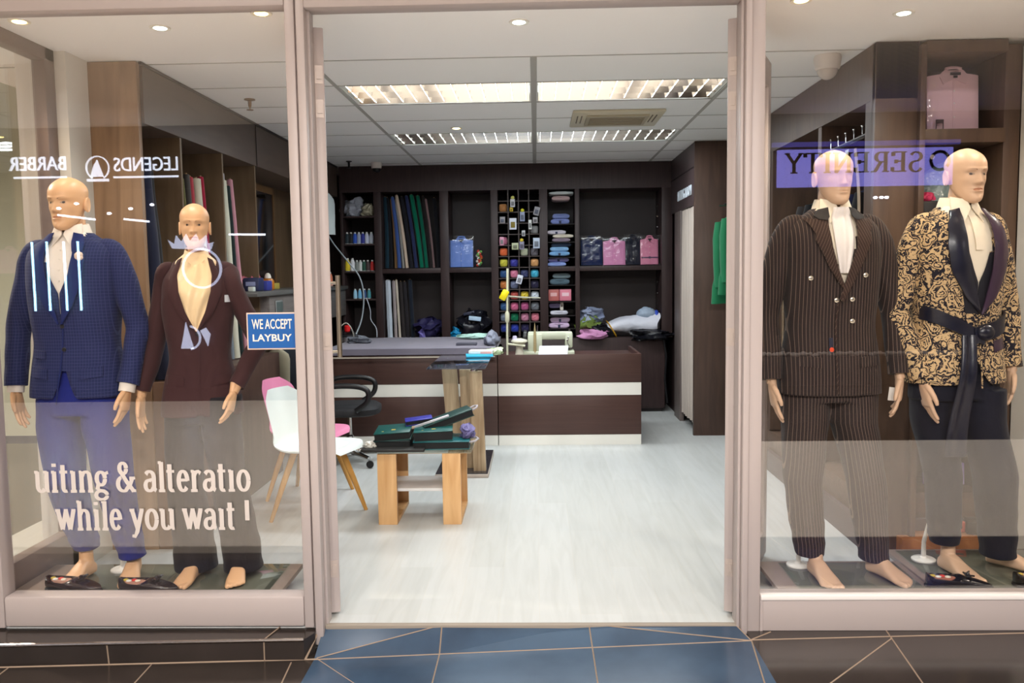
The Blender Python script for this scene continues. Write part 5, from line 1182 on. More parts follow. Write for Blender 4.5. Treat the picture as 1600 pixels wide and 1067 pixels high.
# pigeonhole contents: col,row(from top) -> colour, kind
GY=9.04
cells={(0,1):((190,130,74),'tan'),(0,4):((206,120,150),'pink striped'),(0,5):((236,110,60),'orange'),(0,6):((214,206,70),'lemon yellow'),(0,7):((40,80,130),'navy blue'),(0,8):((200,120,60),'amber'),(0,9):((170,140,170),'dusty lilac'),(0,10):((50,90,140),'steel blue'),(0,11):((120,130,150),'slate striped'),(0,12):((40,60,150),'royal blue'),
(1,6):((60,60,160),'indigo'),(1,7):((222,130,160),'rose'),(1,8):((120,128,160),'grey blue'),(1,9):((190,80,70),'brick red'),(1,10):((220,110,150),'bright pink'),(1,11):((0,120,80),'emerald'),(1,12):((50,70,190),'cobalt'),
(2,5):((214,220,190),'pale cream'),(2,7):((60,66,110),'dark slate blue'),(2,9):((226,200,60),'golden yellow'),(2,10):((190,90,140),'magenta'),(2,11):((214,140,170),'pink patterned'),(2,12):((50,44,90),'dark violet'),
(3,5):((120,116,124),'grey'),(3,6):((222,164,106),'peach'),(3,7):((70,180,214),'turquoise'),(3,8):((40,36,66),'midnight'),(3,9):((214,224,236),'white'),(3,10):((120,124,132),'mid grey'),(3,11):((228,130,150),'salmon'),(3,3):((150,150,150),'silver')}
for (c_,r_),(col,nm) in cells.items():
    x0=GX[c_]; x1=GX[c_+1]; z0=GZ[12-r_]; z1=GZ[13-r_]; m=mat('tie_%02x%02x%02x'%col,col,.45,spec=.4,sheen=.3,bump=(60,.2,.004))
    mb=MB(); w_=(x1-x0)-.022; h=(z1-z0)-.028; rg=[]
    for y_,k in ((-.035,.15),(-.030,.75),(-.015,1),(.10,1)):
        rg.append([V(w_/2*k*sgnpow(math.cos(a),.5),y_,h/2+h/2*k*sgnpow(math.sin(a),.5)) for a in [2*math.pi*q/16 for q in range(16)]])
    mb.loft(rg); cloth_noise(mb,.002,60,c_+r_*.3)
    o=obj('rolled_tie',mb,m,smooth=1); tag(o,'%s rolled tie in the pigeonhole rack, column %s, %s row from the top'%(nm,['one','two','three','four'][c_],['first','second','third','fourth','fifth','sixth','seventh','eighth','ninth','tenth','eleventh','twelfth','bottom'][r_]),'tie','rolled ties in the pigeonholes',loc=((x0+x1)/2,GY,z0+.0055))
    mb=MB(); mb.tube([(-w_*.3,-.033,h*.35),(0,-.040,h*.55),(w_*.25,-.033,h*.8)],.004,6); obj('tie_tip',mb,m,o)
# accessories hanging at the front of the rack
def hanger_card(label,x,z,w_,h,col,top=None,y=8.925,rz=0,ry=0):
    t=thing('hanging_packet',label,'packet',(x,y,z),0,'accessory packets hanging on the pigeonhole rack'); t.rotation_euler=(0,ry,0)
    obj('packet_card',MB().cbox((0,0,h/2),(w_,.008,h),(0,0,0),.002),mat('hc_%02x%02x%02x'%col,col,.4),t)
    mb=MB(); mb.cbox((0,-.007,h*.42),(w_*.6,.010,h*.5),(0,0,.0),.004); obj('packet_contents',mb,mat('hc_in%02x'%(col[0]//2),tuple(int(v*.6) for v in col),.5),t)
    if top: mb=MB(); mb.sphere((0,-.004,h+.014),.020,12,8,(1,.5,.9)); obj('packet_top',mb,mat('hc_%02x%02x%02x'%top,top,.4),t)
    mb=MB(); mb.tube([(0,.0,h),(0,.012,h+.015),(0,.03,h+.02)],.0015,5); obj('hook',mb,M_CHROME,t)
hc=[('white packet with a yellow top hanging high in the second rack column',-.235,2.19,.05,.085,(206,206,210),(214,214,110)),('small yellow pack just under the highest white packet',-.25,2.145,.035,.04,(222,190,40),None),('clear grey packet with a yellow ball top, third rack column',-.135,2.04,.05,.10,(150,160,190),(214,210,40)),
('large white packet in the second rack column',-.235,1.955,.075,.12,(222,226,240),None),('small grey bead packet at the left rack column',-.345,2.02,.055,.07,(150,146,150),None),('silver glitter packet in the right rack column, tilted',.005,2.10,.06,.09,(150,150,156),None),('grey bead packet under the silver one',.0,2.02,.05,.06,(170,166,170),None),
('narrow white strip packet near the third divider',-.055,1.955,.034,.10,(214,216,214),None),('small white packet in the third column, centre height',-.125,1.885,.036,.06,(184,186,190),None),('grey packet with a golden ball top in the third column',-.145,1.745,.05,.085,(140,136,160),(216,190,50)),('clear packet with yellow lining in the second column',-.215,1.745,.07,.07,(190,196,160),None),('pink and white packet at the left column, upper part',-.355,1.79,.045,.09,(214,150,176),None),('white puffy packet at the right rack column',.01,1.755,.07,.11,(186,200,220),None),
('white price card dangling across the middle of the rack',-.185,1.385,.06,.095,(220,224,236),None)]
for l,x,z,w_,h,c,tp in hc: hanger_card(l,x,z,w_,h,c,tp,ry=.25 if 'tilted' in l or 'dangling' in l else 0)
# ---------------- thread cones in the left corner
def cone(label,x,z,col,y=9.02,s=1.0,group='thread cones in the left corner shelves'):
    t=thing('thread_cone',label,'thread cone',(x,y,z),0,group)
    obj('thread',MB().lathe([(.020*s,.004),(.024*s,.008),(.021*s,.07*s),(.014*s,.095*s),(.011*s,.098*s)],n=16),mat('thread_%02x%02x%02x'%col,col,.6,sheen=.3,bump=(200,.2,.002)),t)
    obj('cone_core',MB().lathe([(.021*s,0),(.021*s,.006),(.010*s,.11*s),(.007*s,.112*s)],n=12),mat('cone_white',(214,214,210),.5),t)
for i,(x,c,n) in enumerate([(-2.015,(20,40,50),'dark teal'),(-1.973,(22,26,32),'black'),(-1.930,(40,90,200),'bright blue'),(-1.888,(170,180,205),'pale grey'),(-1.846,(40,50,150),'royal blue'),(-1.803,(196,202,224),'white'),(-1.755,(190,196,206),'silver white')]):
    cone('%s thread cone, %s from the left on the upper thread shelf'%(n,['first','second','third','fourth','fifth','sixth','last'][i]),x,1.832,c,s=1.12)
for i,(x,c,n) in enumerate([(-2.018,(234,206,30),'yellow'),(-1.965,(240,240,244),'thick white'),(-1.918,(140,146,140),'grey'),(-1.880,(220,224,220),'small white'),(-1.842,(28,80,60),'dark green'),(-1.800,(70,50,50),'brown'),(-1.752,(196,34,30),'red')]):
    cone('%s thread cone, %s from the left on the lower thread shelf'%(n,['first','second','third','fourth','fifth','sixth','last'][i]),x,1.542,c,s=1.25 if i<2 else 1.05)
for i,(x,c,n) in enumerate([(-1.945,(150,200,226),'pale blue'),(-1.895,(110,180,220),'sky blue'),(-1.845,(30,70,120),'navy'),(-1.795,(60,140,150),'teal')]): cone('%s thread cone in the low row above the ironing surface'%n,x,1.142 if 0 else 1.247,c,s=.95)
cone('orange thread cone standing at the end of the wall cabinet',-2.14,1.391,(226,130,96),8.72,1.3,None)
# ---------------- soft bags and heaps
def heap(name,label,cat,loc,d,col,seed,rough=.6,group=None,sub=None,m=None,amp=.28,trans=False):
    mb=MB(); mb.sphere((0,0,d[2]*.42),1,36,24,(d[0]/2,d[1]/2,d[2]*.52))
    for v in mb.bm.verts:
        p=V(v.co.x/d[0],v.co.y/d[1],v.co.z/d[2]); n_=noise.noise_vector(p*3.2+V(seed,seed*2,0)); n2=noise.noise_vector(p*9+V(seed,0,3))
        v.co+=V(n_.x*d[0],n_.y*d[1],n_.z*d[2])*amp+V(n2.x*d[0],n2.y*d[1],n2.z*d[2])*amp*.35
        if v.co.z<0: v.co.z=0
    o=obj(name,mb,m or mat('heap_%02x%02x%02x'%col,col,rough,spec=.4,bump=(14,.4,.02)),smooth=1.2); tag(o,label,cat,group,loc); return o
M_PLB=mat('plastic_bag_grey',(176,180,192),.25,spec=.6,bump=(16,.6,.03))
heap('plastic_bag','crumpled grey white plastic bag on the top left corner shelf','bag',(-1.95,9.10,2.126),(.22,.26,.20),(170,176,190),3,m=M_PLB)
heap('plastic_bag','small cream plastic bag beside the grey one on the corner top shelf','bag',(-1.79,9.08,2.126),(.16,.20,.14),(190,184,160),5,.3)
heap('fabric_heap','dark violet blue fabric heap in the lower first back bay','cloth',(-1.16,9.12,.803),(.30,.34,.24),(38,34,74),7)
heap('plastic_bag','purple striped bag edge at the right of the first back bay','bag',(-1.20,8.99,.803),(.12,.12,.14),(104,96,168),8,.35)
heap('black_bag','heap of black bags in the lower second back bay','bag',(-.68,9.12,.803),(.38,.36,.30),(26,26,34),9,.3)
heap('plastic_bag','bright cyan plastic bag peeking below the black bags','bag',(-.87,8.985,.803),(.12,.10,.12),(20,130,180),10,.35)
packet('white_card','white card lying on the heap of black bags','card',(-.655,8.93,1.00),(.13,.05,.045),(180,206,230),(0,.12,0))
packet('dark_box','dark flat box on top of the black bag heap','box',(-.72,9.05,1.06),(.12,.08,.03),(46,50,70),(0,-.2,0))
heap('patterned_cloth','black and white patterned cloth on top of the pile at the right lower bay','cloth',(.60,9.06,.965),(.26,.22,.16),(140,150,176),12)
heap('green_bag','olive green cloth bag on the pile in the right lower bay','bag',(.565,9.02,.86),(.24,.20,.17),(112,132,64),13)
heap('black_bag','black strapped bag under the olive green one','bag',(.64,9.0,.805),(.26,.20,.16),(24,24,30),14,.35)
heap('pink_cloth','pink cloth bundle sticking out of the white sack','cloth',(.60,8.93,.79),(.30,.14,.12),(214,150,196),15)
# large white sack with a yellow band and blue print
t=thing('woven_sack','large white woven sack with yellow band and blue printed end','sack',(.98,9.08,.80))
mb=MB(); rg=[]
for k in range(15):
    u=k/14; x=-.30+.62*u; hh=.05+.17*u**.8*(1 if u<.9 else .8); zc=.06+.12*u+(0.03*math.sin(u*5)); rg.append([V(x+.02*math.sin(a*3+u*7),.0+(.09+.05*u)*math.cos(a),max(-.0,zc+hh*.62*math.sin(a))) for a in [2*math.pi*q/26 for q in range(26)]])
mb.loft(rg); cloth_noise(mb,.012,14,4); obj('sack_body',mb,mat('sack_white',(214,216,228),.5,bump=(30,.4,.01)),t,smooth=1.2)
mb=MB(); mb.tube([V(-.17+.03*math.cos(a)*0-.0+.10*(-math.sin(a))*.5,.108*math.cos(a),.085+.082*math.sin(a)) for a in [2*math.pi*q/24 for q in range(25)]],.018,8,flat=.3); obj('yellow_band',mb,mat('band_yellow',(214,160,40),.5),t,smooth=1)
mb=MB(); mb.sphere((.305,-.03,.22),.06,16,10,(.5,1,1.1)); obj('blue_print',mb,mat('print_blue',(50,80,190),.5),t,smooth=1)
mb=MB(); mb.sphere((.20,-.02,.245),.09,18,12,(1.2,.9,.8)); cloth_noise(mb,.012,20,2); obj('sack_top',mb,mat('sack_grey_print',(160,176,196),.5,bump=(60,.5,.01)),t,smooth=1)
heap('black_cloth','shiny black cloth draped over the right end of the base cabinet','cloth',(1.21,8.98,.77),(.44,.26,.12),(20,20,26),17,.3)
o=obj('bag_strap',MB().tube([(1.34,8.93,.82),(1.37,8.90,.6),(1.36,8.93,.35),(1.385,8.92,.10)],.012,8),M_BLACK); tag(o,'black strap hanging down beside the base cabinet near the fitting room','strap')
# ---------------- ironing surface and things on it
mb=MB(); 
def P(u,v):
    x=-1.84+1.48*u; y=7.215+1.22*v; z=.866+.004*math.sin(u*17)*math.sin(v*6)-.006*max(0,1-v/.04)**2-.006*max(0,1-u/.03)**2; return V(x,y,z)
mb.slab(P,60,40,(0,0,-.054)); o=obj('ironing_pad',mb,mat('ironing_cloth',(112,108,122),.75,sheen=.2,bump=(10,.3,.02)),smooth=1.0); tag(o,'wide grey padded ironing surface spread over the left counter','ironing board')
o=obj('counter_lip',MB().cbox((-1.09,7.212,.785),(1.46,.012,.012)),mat('cream_edge',(180,170,156),.5)); tag(o,'pale wavy edge strip under the front of the ironing pad','trim')
t=thing('steam_iron','black steam iron with a red knob at the left of the ironing surface','iron',(-1.78,8.0,.868))
mb=MB(); mb.prism([(-.10,-.04),(-.10,.04),(.02,.045),(.12,0),(.02,-.045)],.0,.04,'z'); obj('soleplate',mb,M_CHROME,t)
mb=MB(); mb.tube([(-.09,0,.04),(-.07,0,.10),(.0,0,.11),(.05,0,.05)],.014,10); mb.cbox((-.01,0,.05),(.17,.06,.03),(0,0,0),.01); obj('handle',mb,M_BLACK,t)
obj('red_knob',MB().lathe([(.022,.09),(.03,.10),(.03,.145),(.018,.155)],(-.03,0,0),16),mat('knob_red',(200,24,24),.4),t)
heap('tool_heap','grey metal clamps and tools lying next to the steam iron','tool',(-1.66,7.80,.866),(.20,.16,.07),(96,100,108),21,.35)
o=obj('steam_hose',MB().tube(cr([(-2.05,8.2,1.95),(-1.95,8.15,1.80),(-1.80,8.1,1.62),(-1.70,8.1,1.48),(-1.665,8.1,1.30),(-1.69,8.1,1.08),(-1.74,8.05,.93)]),.007,8),mat('hose_grey',(140,150,156),.5)); tag(o,'grey steam hose looping down from the left wall to the iron','hose')
o=obj('power_cable',MB().tube(cr([(-1.70,8.4,1.27),(-1.665,8.4,1.15),(-1.66,8.4,1.05),(-1.60,8.35,.97),(-1.585,8.3,.885)]),.0045,8),mat('cable_white',(170,176,186),.5)); tag(o,'pale power cable dropping in a curve onto the ironing surface','cable')
o=obj('white_cable',MB().tube(cr([(-1.88,7.9,.90),(-1.86,7.9,1.0),(-1.80,7.9,1.05),(-1.75,7.9,1.0),(-1.74,7.95,.92)]),.005,8),mat('cable_cream',(190,186,174),.5)); tag(o,'short cream cable arched over the left end of the ironing surface','cable')
heap('cloth_scrap','white and green cloth scraps at the right rear of the ironing surface','cloth',(-.60,8.18,.866),(.36,.14,.05),(170,206,196),23,.7)
heap('cloth_scrap','grey cloth roll end hanging at the right tip of the ironing pad','cloth',(-.40,7.50,.852),(.13,.36,.14),(124,128,144),24,.7,amp=.12)
packet('grey_thing','dark grey folded cloth lying behind the podium papers','cloth',(-.62,7.42,.866),(.18,.10,.022),(70,70,82))
# ---------------- sewing machine and stand
M_SEW=mat('sewing_cream',(200,206,184),.35,spec=.5)
t=thing('sewing_machine','cream industrial sewing machine on the brown counter','sewing machine',(.11,7.62,.751))
mb=MB(); mb.box(-.24,.23,-.09,.09,0,.045,.008); obj('machine_bed',mb,M_SEW,t)
mb=MB(); mb.box(-.19,-.06,-.07,.07,.045,.20,.014); mb.box(-.19,.215,-.055,.055,.145,.215,.016); mb.box(.145,.215,-.06,.06,.07,.21,.014); obj('machine_arm',mb,M_SEW,t)
mb=MB(); mb.tube([(.18,0,.075),(.18,0,.045)],.006,8); mb.tube([(.175,-.062,.15),(.165,-.07,.12),(.185,-.066,.09)],.004,6); mb.sphere((.175,-.066,.165),.008,8,6); mb.sphere((.165,-.066,.14),.008,8,6); obj('needle_assembly',mb,M_CHROME,t)
obj('hand_wheel',MB().lathe([(.02,-.20),(.062,-.20),(.062,-.225),(.02,-.235)],(0,0,.17),22,'x'),mat('wheel_black',(40,40,42),.3),t)
mb=MB(); mb.tube([(-.10,0,.215),(-.10,0,.27)],.006,8); mb.tube([(.19,0,.21),(.19,0,.235)],.010,8); obj('thread_guide',mb,M_CHROME,t)
obj('brass_thread_pin',MB().tube([(-.125,-.075,.03),(-.125,-.075,.20),(-.125,-.075,.30)],[.016,.012,.002],10),mat('pin_tan',(168,150,110),.4),t)
mb=MB(); 
def P(u,v): return V(.025+.26*u-.012*(1-v),7.50+.05*v,.796+.09*v)
mb.slab(P,2,2,(0,.003,0)); o=obj('paper_sheet',mb,mat('paper_white',(226,228,240),.6)); tag(o,'white paper sheet leaning on the sewing machine','paper',loc=(0,0,-.043))
t=thing('thread_stand','tall cream thread stand with spools to the left of the sewing machine','thread stand',(-.262,7.46,.751))
obj('pole',MB().tube([(0,0,0),(.004,0,.42),(.012,0,.79)],.010,10),mat('pole_cream',(206,206,180),.4),t)
obj('pole_joint',MB().lathe([(.012,.31),(.020,.33),(.020,.39),(.012,.41)],(.003,0,0),14),MATS['pole_cream'],t)
obj('cross_arm',MB().tube([(0,0,.545),(.16,.02,.53),(.30,.02,.525)],[.008,.008,.006],8),mat('arm_grey',(150,150,134),.4),t)
mb=MB(); mb.cbox((-.02,-.012,.555),(.062,.05,.095),(0,.5,0),.012); obj('yellow_clamp',mb,mat('clamp_yellow',(240,222,20),.35),t)
obj('base_arm',MB().tube([(.0,0,.12),(.16,0,.10)],.010,8),MATS['pole_cream'],t)
t=thing('spool_tray','white spool tray with an upright pin on the counter edge','spool tray',(-.155,7.52,.751))
obj('tray',MB().lathe([(.04,.0),(.03,.10),(.075,.135),(.070,.150),(.02,.165)],n=22),mat('tray_white',(220,218,200),.4),t); obj('pin',MB().tube([(0,0,.15),(0,0,.235)],.004,8),M_CHROME,t)
obj('thread_spool',MB().lathe([(.02,.152),(.024,.156),(.018,.185),(.010,.188)],(-.04,0,0),14),mat('spool_violet',(196,190,214),.5),t)
# ---------------- podium
t=thing('glass_top_podium','tall narrow podium with glass top on slanted oak pillars','podium',(-.565,6.50,0))
obj('base_plate',MB().box(-.195,.200,-.42,.42,.0,.028,.003),mat('podium_base_edge',(176,164,154),.4),t)
obj('base_glass',MB().box(-.19,.195,-.41,.41,.028,.034),mat('podium_black_glass',(44,44,50),.12),t)
M_OAKP=woodmat('podium_oak',(140,116,88),(184,162,132),(9,9,.7),.4,nscale=2.4)
def pillar(x0,x1,y0,y1,dx):
    mb=MB(); a=[(x0,y0),(x1,y0),(x1,y1),(x0,y1)]; mb.loft([[V(x+dx*(1-z/.78),y,z) for x,y in a] for z in (.034,.78)]); obj('pillar',mb,M_OAKP,t,smooth=0)
pillar(-.175,-.062,-.02,.04,.05); pillar(-.018,.065,-.24,-.18,.02); pillar(.065,.157,-.34,-.28,.022)
obj('glass_top',MB().box(-.235,.195,-.47,.50,.812,.822,.002),glassmat('smoked_glass',1.5,(.78,.84,.87,1)),t)
for x,y in ((-.095,.01),(.10,-.31),(.03,.13)): obj('glass_fixing',MB().lathe([(.028,.78),(.028,.790),(.014,.795),(.014,.811),(.020,.8115)],(x,y,0),18),M_CHROME,t)
mb=MB(); mb.box(-.11,.11,-.07,.07,0,.018,.004); o=obj('cyan_pack',mb,mat('cyan_pack',(60,190,232),.4)); tag(o,'bright cyan flat packet on the glass top of the podium','packet',loc=(-.47,6.86,.823),rz=.1)
mb=MB(); mb.box(-.10,.10,-.06,.06,0,.030,.006); o=obj('notepad_pile',mb,mat('notepad',(228,222,214),.5)); tag(o,'white and pink notepads piled on the cyan packet','notepad',loc=(-.455,6.90,.842),rz=-.08)
obj('pink_stripe',MB().box(.0,.09,-.0615,-.0605,.004,.020),mat('stripe_pink',(232,160,150),.5),o)
heap('tape_bundle','pale green measuring tape bundle behind the notepads','tape',(-.36,7.0-.02,.824),(.15,.12,.06),(190,206,170),31)
# ---------------- low table
t=thing('coffee_table','low oak table with two open box legs, glass top and white shelf','table',(-.70,5.17,0))
M_OAK=woodmat('table_oak',(196,150,98),(220,178,128),(8,8,.7),.4)
def uleg(x0,x1,xs):
    mb=MB(); mb.box(x0,x1,-.235,-.207,0,.43,.002); mb.box(x0,x1,.207,.235,0,.43,.002); mb.box(xs,xs+.022,-.207,.207,0,.43); mb.box(x0,x1,-.207,.207,0,.022); obj('box_leg',mb,M_OAK,t)
uleg(-.262,-.148,-.262); uleg(.128,.238,.128)
obj('table_shelf',MB().box(-.238,.126,-.16,.16,.185,.203,.002),mat('shelf_white',(226,226,226),.35),t)
obj('table_frame',MB().box(-.26,.30,-.225,.225,.43,.436),mat('table_frame',(190,160,130),.4),t)
obj('glass_top',MB().box(-.345,.305,-.245,.245,.437,.447,.002),glassmat('table_glass',1.5,(.80,.84,.82,1)),t)
TZ=.4475
def swatch(label,loc,d,col,rot,side=(22,24,26),handle=0,gold=1):
    t=thing('swatch_book',label,'swatch book',loc,0,'swatch books on the low table'); t.rotation_euler=rot
    w_,dp,h=d
    obj('cover_top',MB().box(-w_/2,w_/2,-dp/2,dp/2,h-.006,h,.002),mat('cover_%02x%02x%02x'%col,col,.35,spec=.5),t)
    obj('fabric_leaves',MB().box(-w_/2+.004,w_/2-.004,-dp/2+.004,dp/2-.004,.005,h-.006),mat('leaves_%02x'%side[0],side,.8),t)
    obj('cover_bottom',MB().box(-w_/2,w_/2,-dp/2,dp/2,0,.005,.001),MATS['cover_%02x%02x%02x'%col],t)
    if gold:
        mb=MB(); mb.box(-.01,.015,-dp*.2,-dp*.1,h,h+.0008); mb.box(-w_*.3,-w_*.3+.012,-dp*.3,-dp*.26,h,h+.0008); obj('gold_print',mb,mat('gold_print',(214,186,90),.4,.4),t)
    if handle:
        mb=MB(); mb.tube([(w_/2-.01,-dp*.25,h*.6),(w_/2+.035,-dp*.22,h*.75),(w_/2+.05,0,h*.8),(w_/2+.035,dp*.22,h*.75),(w_/2-.01,dp*.25,h*.6)],.006,8); obj('carry_handle',mb,mat('rope_grey',(170,164,170),.7),t)
    return t
swatch('dark green swatch book, upper one of the left stack on the low table',(-.885,5.12,TZ+.056),(.22,.24,.050),(14,74,70),(.05,-.06,.05))
swatch('black bodied swatch book, lower one of the left stack on the low table',(-.885,5.12,TZ),(.225,.25,.052),(20,44,46),(0,0,.02))
swatch('wide teal swatch book lying lowest at the right of the low table',(-.585,5.10,TZ),(.34,.26,.050),(22,92,98),(0,0,.04),handle=1)
swatch('green swatch book stacked on the wide teal one',(-.635,5.08,TZ+.052),(.235,.20,.062),(16,84,82),(.03,-.03,.08))
swatch('long dark green swatch book slanting across the top of the pile',(-.560,5.20,TZ+.125),(.32,.16,.045),(26,60,56),(.0,-.30,.30),handle=1)
swatch('small violet blue booklet lying on the left rear of the pile',(-.745,5.22,TZ+.120),(.17,.13,.032),(52,52,150),(0,-.10,.18),gold=0)
o=obj('silver_strip',MB().cbox((0,0,0),(.22,.018,.014),(0,0,0),.003),mat('silver_strip',(190,192,200),.3,.3)); tag(o,'shiny silver strip slanting on the swatch book pile','strip',loc=(-.645,5.065,TZ+.158),rz=(0,-.30,.15))
o=obj('cloth_samples',MB().cbox((0,0,.0),(.20,.10,.02),(0,0,0),.006),mat('samples_cream',(206,186,166),.8)); cloth_noise; tag(o,'cream and yellow cloth samples under the violet booklet','cloth',loc=(-.745,5.20,TZ+.108),rz=(0,-.12,.1))
o=obj('black_tray',MB().box(-.19,.19,-.05,.05,0,.016,.003),mat('tray_black',(34,32,30),.5)); tag(o,'thin black strap tray along the front edge of the low table','tray',loc=(-.865,4.955,TZ))
heap('foil_ball','crumpled silver white foil at the left end of the low table','foil',(-1.015,5.0,TZ),(.07,.07,.05),(210,208,200),41,.2)
heap('ribbon_bundle','bundle of grey violet ribbons at the right end of the swatch books','ribbon',(-.432,5.12,TZ+.052),(.09,.16,.08),(110,104,150),42,.6)
# ---------------- chairs
def shell_chair(label,loc,rz,col,leg=True):
    t=thing('shell_chair',label,'chair',loc,rz,'shell chairs by the door')
    prof=[(.235,.432),(.21,.452),(.12,.446),(.0,.432),(-.10,.430),(-.165,.450),(-.205,.505),(-.228,.585),(-.250,.675),(-.270,.745),(-.292,.800)]
    hw=[.13,.185,.222,.232,.232,.228,.222,.222,.215,.190,.110]; cv=[0,.006,.014,.022,.028,.04,.05,.055,.05,.04,.02]
    CT=[(i,prof[i][0],prof[i][1],hw[i],cv[i]) for i in range(len(prof))]
    def P(u,v):
        x,z,h,c=interp(CT,v*(len(prof)-1))
        s=(u-.5)*2; e=s*s; back=max(0,min(1,(v-.45)/.2)); return V(x+c*e*back,h*math.sin(s*math.pi/2)**1 if 0 else h*s*(1.0),z+c*e*(1-back))
    mb=MB(); mb.slab(P,20,44,(0.004,0,-.010)); obj('seat_shell',mb,mat('shell_%02x%02x%02x'%col,col,.3,spec=.5),t,smooth=1.2)
    mb=MB()
    def Q(u,v):
        s=(u-.5)*2; x=-.11+.31*v; h=.185*(1-.35*max(0,(v-.6)/.4)**2); return V(x,h*s,.446+.014*(1-s**4)*math.sin(math.pi*min(1,max(0,v)))**.5)
    mb.slab(Q,14,14,(0,0,-.012)); obj('seat_pad',mb,mat('pad_%02x%02x%02x'%col,tuple(min(255,int(c*1.0)) for c in col),.5),t,smooth=1)
    M_BE=woodmat('beech_leg',(196,142,70),(214,164,92),(9,9,.8),.4)
    for sx_,sy_ in ((1,1),(1,-1),(-1,1),(-1,-1)):
        mb=MB(); mb.tube([(sx_*.10,sy_*.10,.425),(sx_*.16,sy_*.155,.21),(sx_*.215,sy_*.205,0)],[.021,.018,.012],12); obj('leg',mb,M_BE,t)
    mb=MB(); mb.box(-.13,.13,-.02,.02,.405,.428,.003); mb.box(-.02,.02,-.13,.13,.40,.424,.003); obj('seat_bracket',mb,M_BE,t)
    return t
shell_chair('white shell chair with beech legs just inside the left window',(-1.37,5.13,0),-.30,(226,234,232))
shell_chair('pink shell chair standing behind the white one, mostly hidden',(-1.56,5.63,0),-.22,(226,140,176))
t=thing('office_chair','black swivel office chair with looped armrests and chrome column','office chair',(-1.50,6.62,0),.1)
mb=MB(); soft=[]
for z,w_,y0 in ((.50,.16,0),(.56,.22,0),(.70,.24,0),(.9,.235,0),(1.05,.21,0),(1.12,.15,0)):
    soft.append([V(-.24-.10*(z-.5)+.035*math.cos(a)-.02*math.cos(2*a),w_*math.sin(a),z) for a in [2*math.pi*q/24 for q in range(24)]])
mb.loft(soft); obj('backrest',mb,mat('chair_mesh',(22,22,26),.7),t,smooth=1)
mb=MB(); mb.loft([[V(.0+(.25*k)*sgnpow(math.cos(a),.6),.25*k*sgnpow(math.sin(a),.6),z) for a in [2*math.pi*q/28 for q in range(28)]] for z,k in ((.40,.85),(.415,1),(.455,1.0),(.475,.88))]); obj('seat',mb,MATS['chair_mesh'],t,smooth=1)
for s in (-1,1):
    mb=MB(); mb.tube(cr([(-.20,s*.26,.46),(-.22,s*.28,.56),(-.15,s*.285,.645),(.05,s*.285,.655),(.17,s*.285,.62),(.17,s*.285,.53),(.08,s*.27,.46)]),.021,10); obj('armrest',mb,M_BLACK,t,smooth=1)
obj('gas_column',MB().lathe([(.03,.08),(.03,.22),(.018,.23),(.018,.40)],n=16),M_CHROME,t)
for k in range(5):
    a=k*2*math.pi/5+.35; mb=MB(); mb.tube([(0,0,.10),(.27*math.cos(a),.27*math.sin(a),.075)],[.026,.016],8); lg=obj('base_leg',mb,M_CHROME,t)
    mb=MB(); mb.lathe([(.028,-.012),(.030,0),(.028,.012)],(.28*math.cos(a),.28*math.sin(a),.031),16,'y'); obj('caster',mb,M_BLACK,lg)
heap('brass_bowl','round dull brass bowl on the floor behind the office chair','bowl',(-1.90,7.0,.0),(.30,.28,.36),(112,96,60),51,.4,amp=.05)
# ---------------- left wall: things on and under the wall cabinet
packet('blue_gift_box','dark blue gift box on the wall cabinet worktop','box',(-2.10,6.22,1.391),(.12,.13,.10),(34,44,84),detail=(150,160,200))
packet('blue_patterned_box','bright blue patterned box next to the dark blue one','box',(-2.09,6.40,1.391),(.11,.12,.075),(50,60,150))
t=thing('honey_jar','amber jar with white lid on the wall cabinet','jar',(-2.10,6.56,1.391)); obj('jar_body',MB().lathe([(.04,0),(.048,.01),(.048,.075),(.038,.09)],n=20),mat('amber',(176,106,30),.2),t); obj('jar_lid',MB().lathe([(.02,.088),(.028,.095),(.020,.125),(.006,.135)],n=16),mat('lid_white',(226,220,206),.4),t)
heap('pink_cloth_bow','pink and red patterned cloth on the wall cabinet behind the boxes','cloth',(-2.20,6.42,1.391),(.16,.22,.16),(196,104,118),53)
packet('white_card','small white card at the near end of the wall cabinet worktop','card',(-2.06,6.06,1.391),(.04,.05,.035),(200,206,200))
t=thing('standing_mirror','tall mirror in a yellow and bronze frame on the wall cabinet','mirror',(-2.25,6.95,1.391),0)
obj('mirror_glass',MB().box(.0,.006,-.26,.26,.05,.80),mat('mirror_face',(150,150,150),.05,1),t)
mb=MB(); mb.box(-.01,.012,-.29,-.26,0,.85); mb.box(-.01,.012,.26,.29,0,.85); mb.box(-.01,.012,-.29,.29,.80,.85); obj('bronze_frame',mb,mat('bronze_frame',(120,86,50),.35,.6),t)
obj('yellow_sill',MB().box(-.01,.03,-.30,.30,0,.05,.003),mat('yellow_frame',(190,170,80),.4),t)
t=thing('picture_card','small silver framed picture fixed below the worktop on the wall cabinet','picture',(-2.02,6.58,1.20)); obj('picture_frame',MB().box(-.006,0,-.09,.09,-.07,.11,.002),mat('frame_silver',(176,180,180),.3,.5),t); obj('picture',MB().box(0,.002,-.078,.078,-.058,.098),mat('pic_grey',(88,100,98),.4),t)
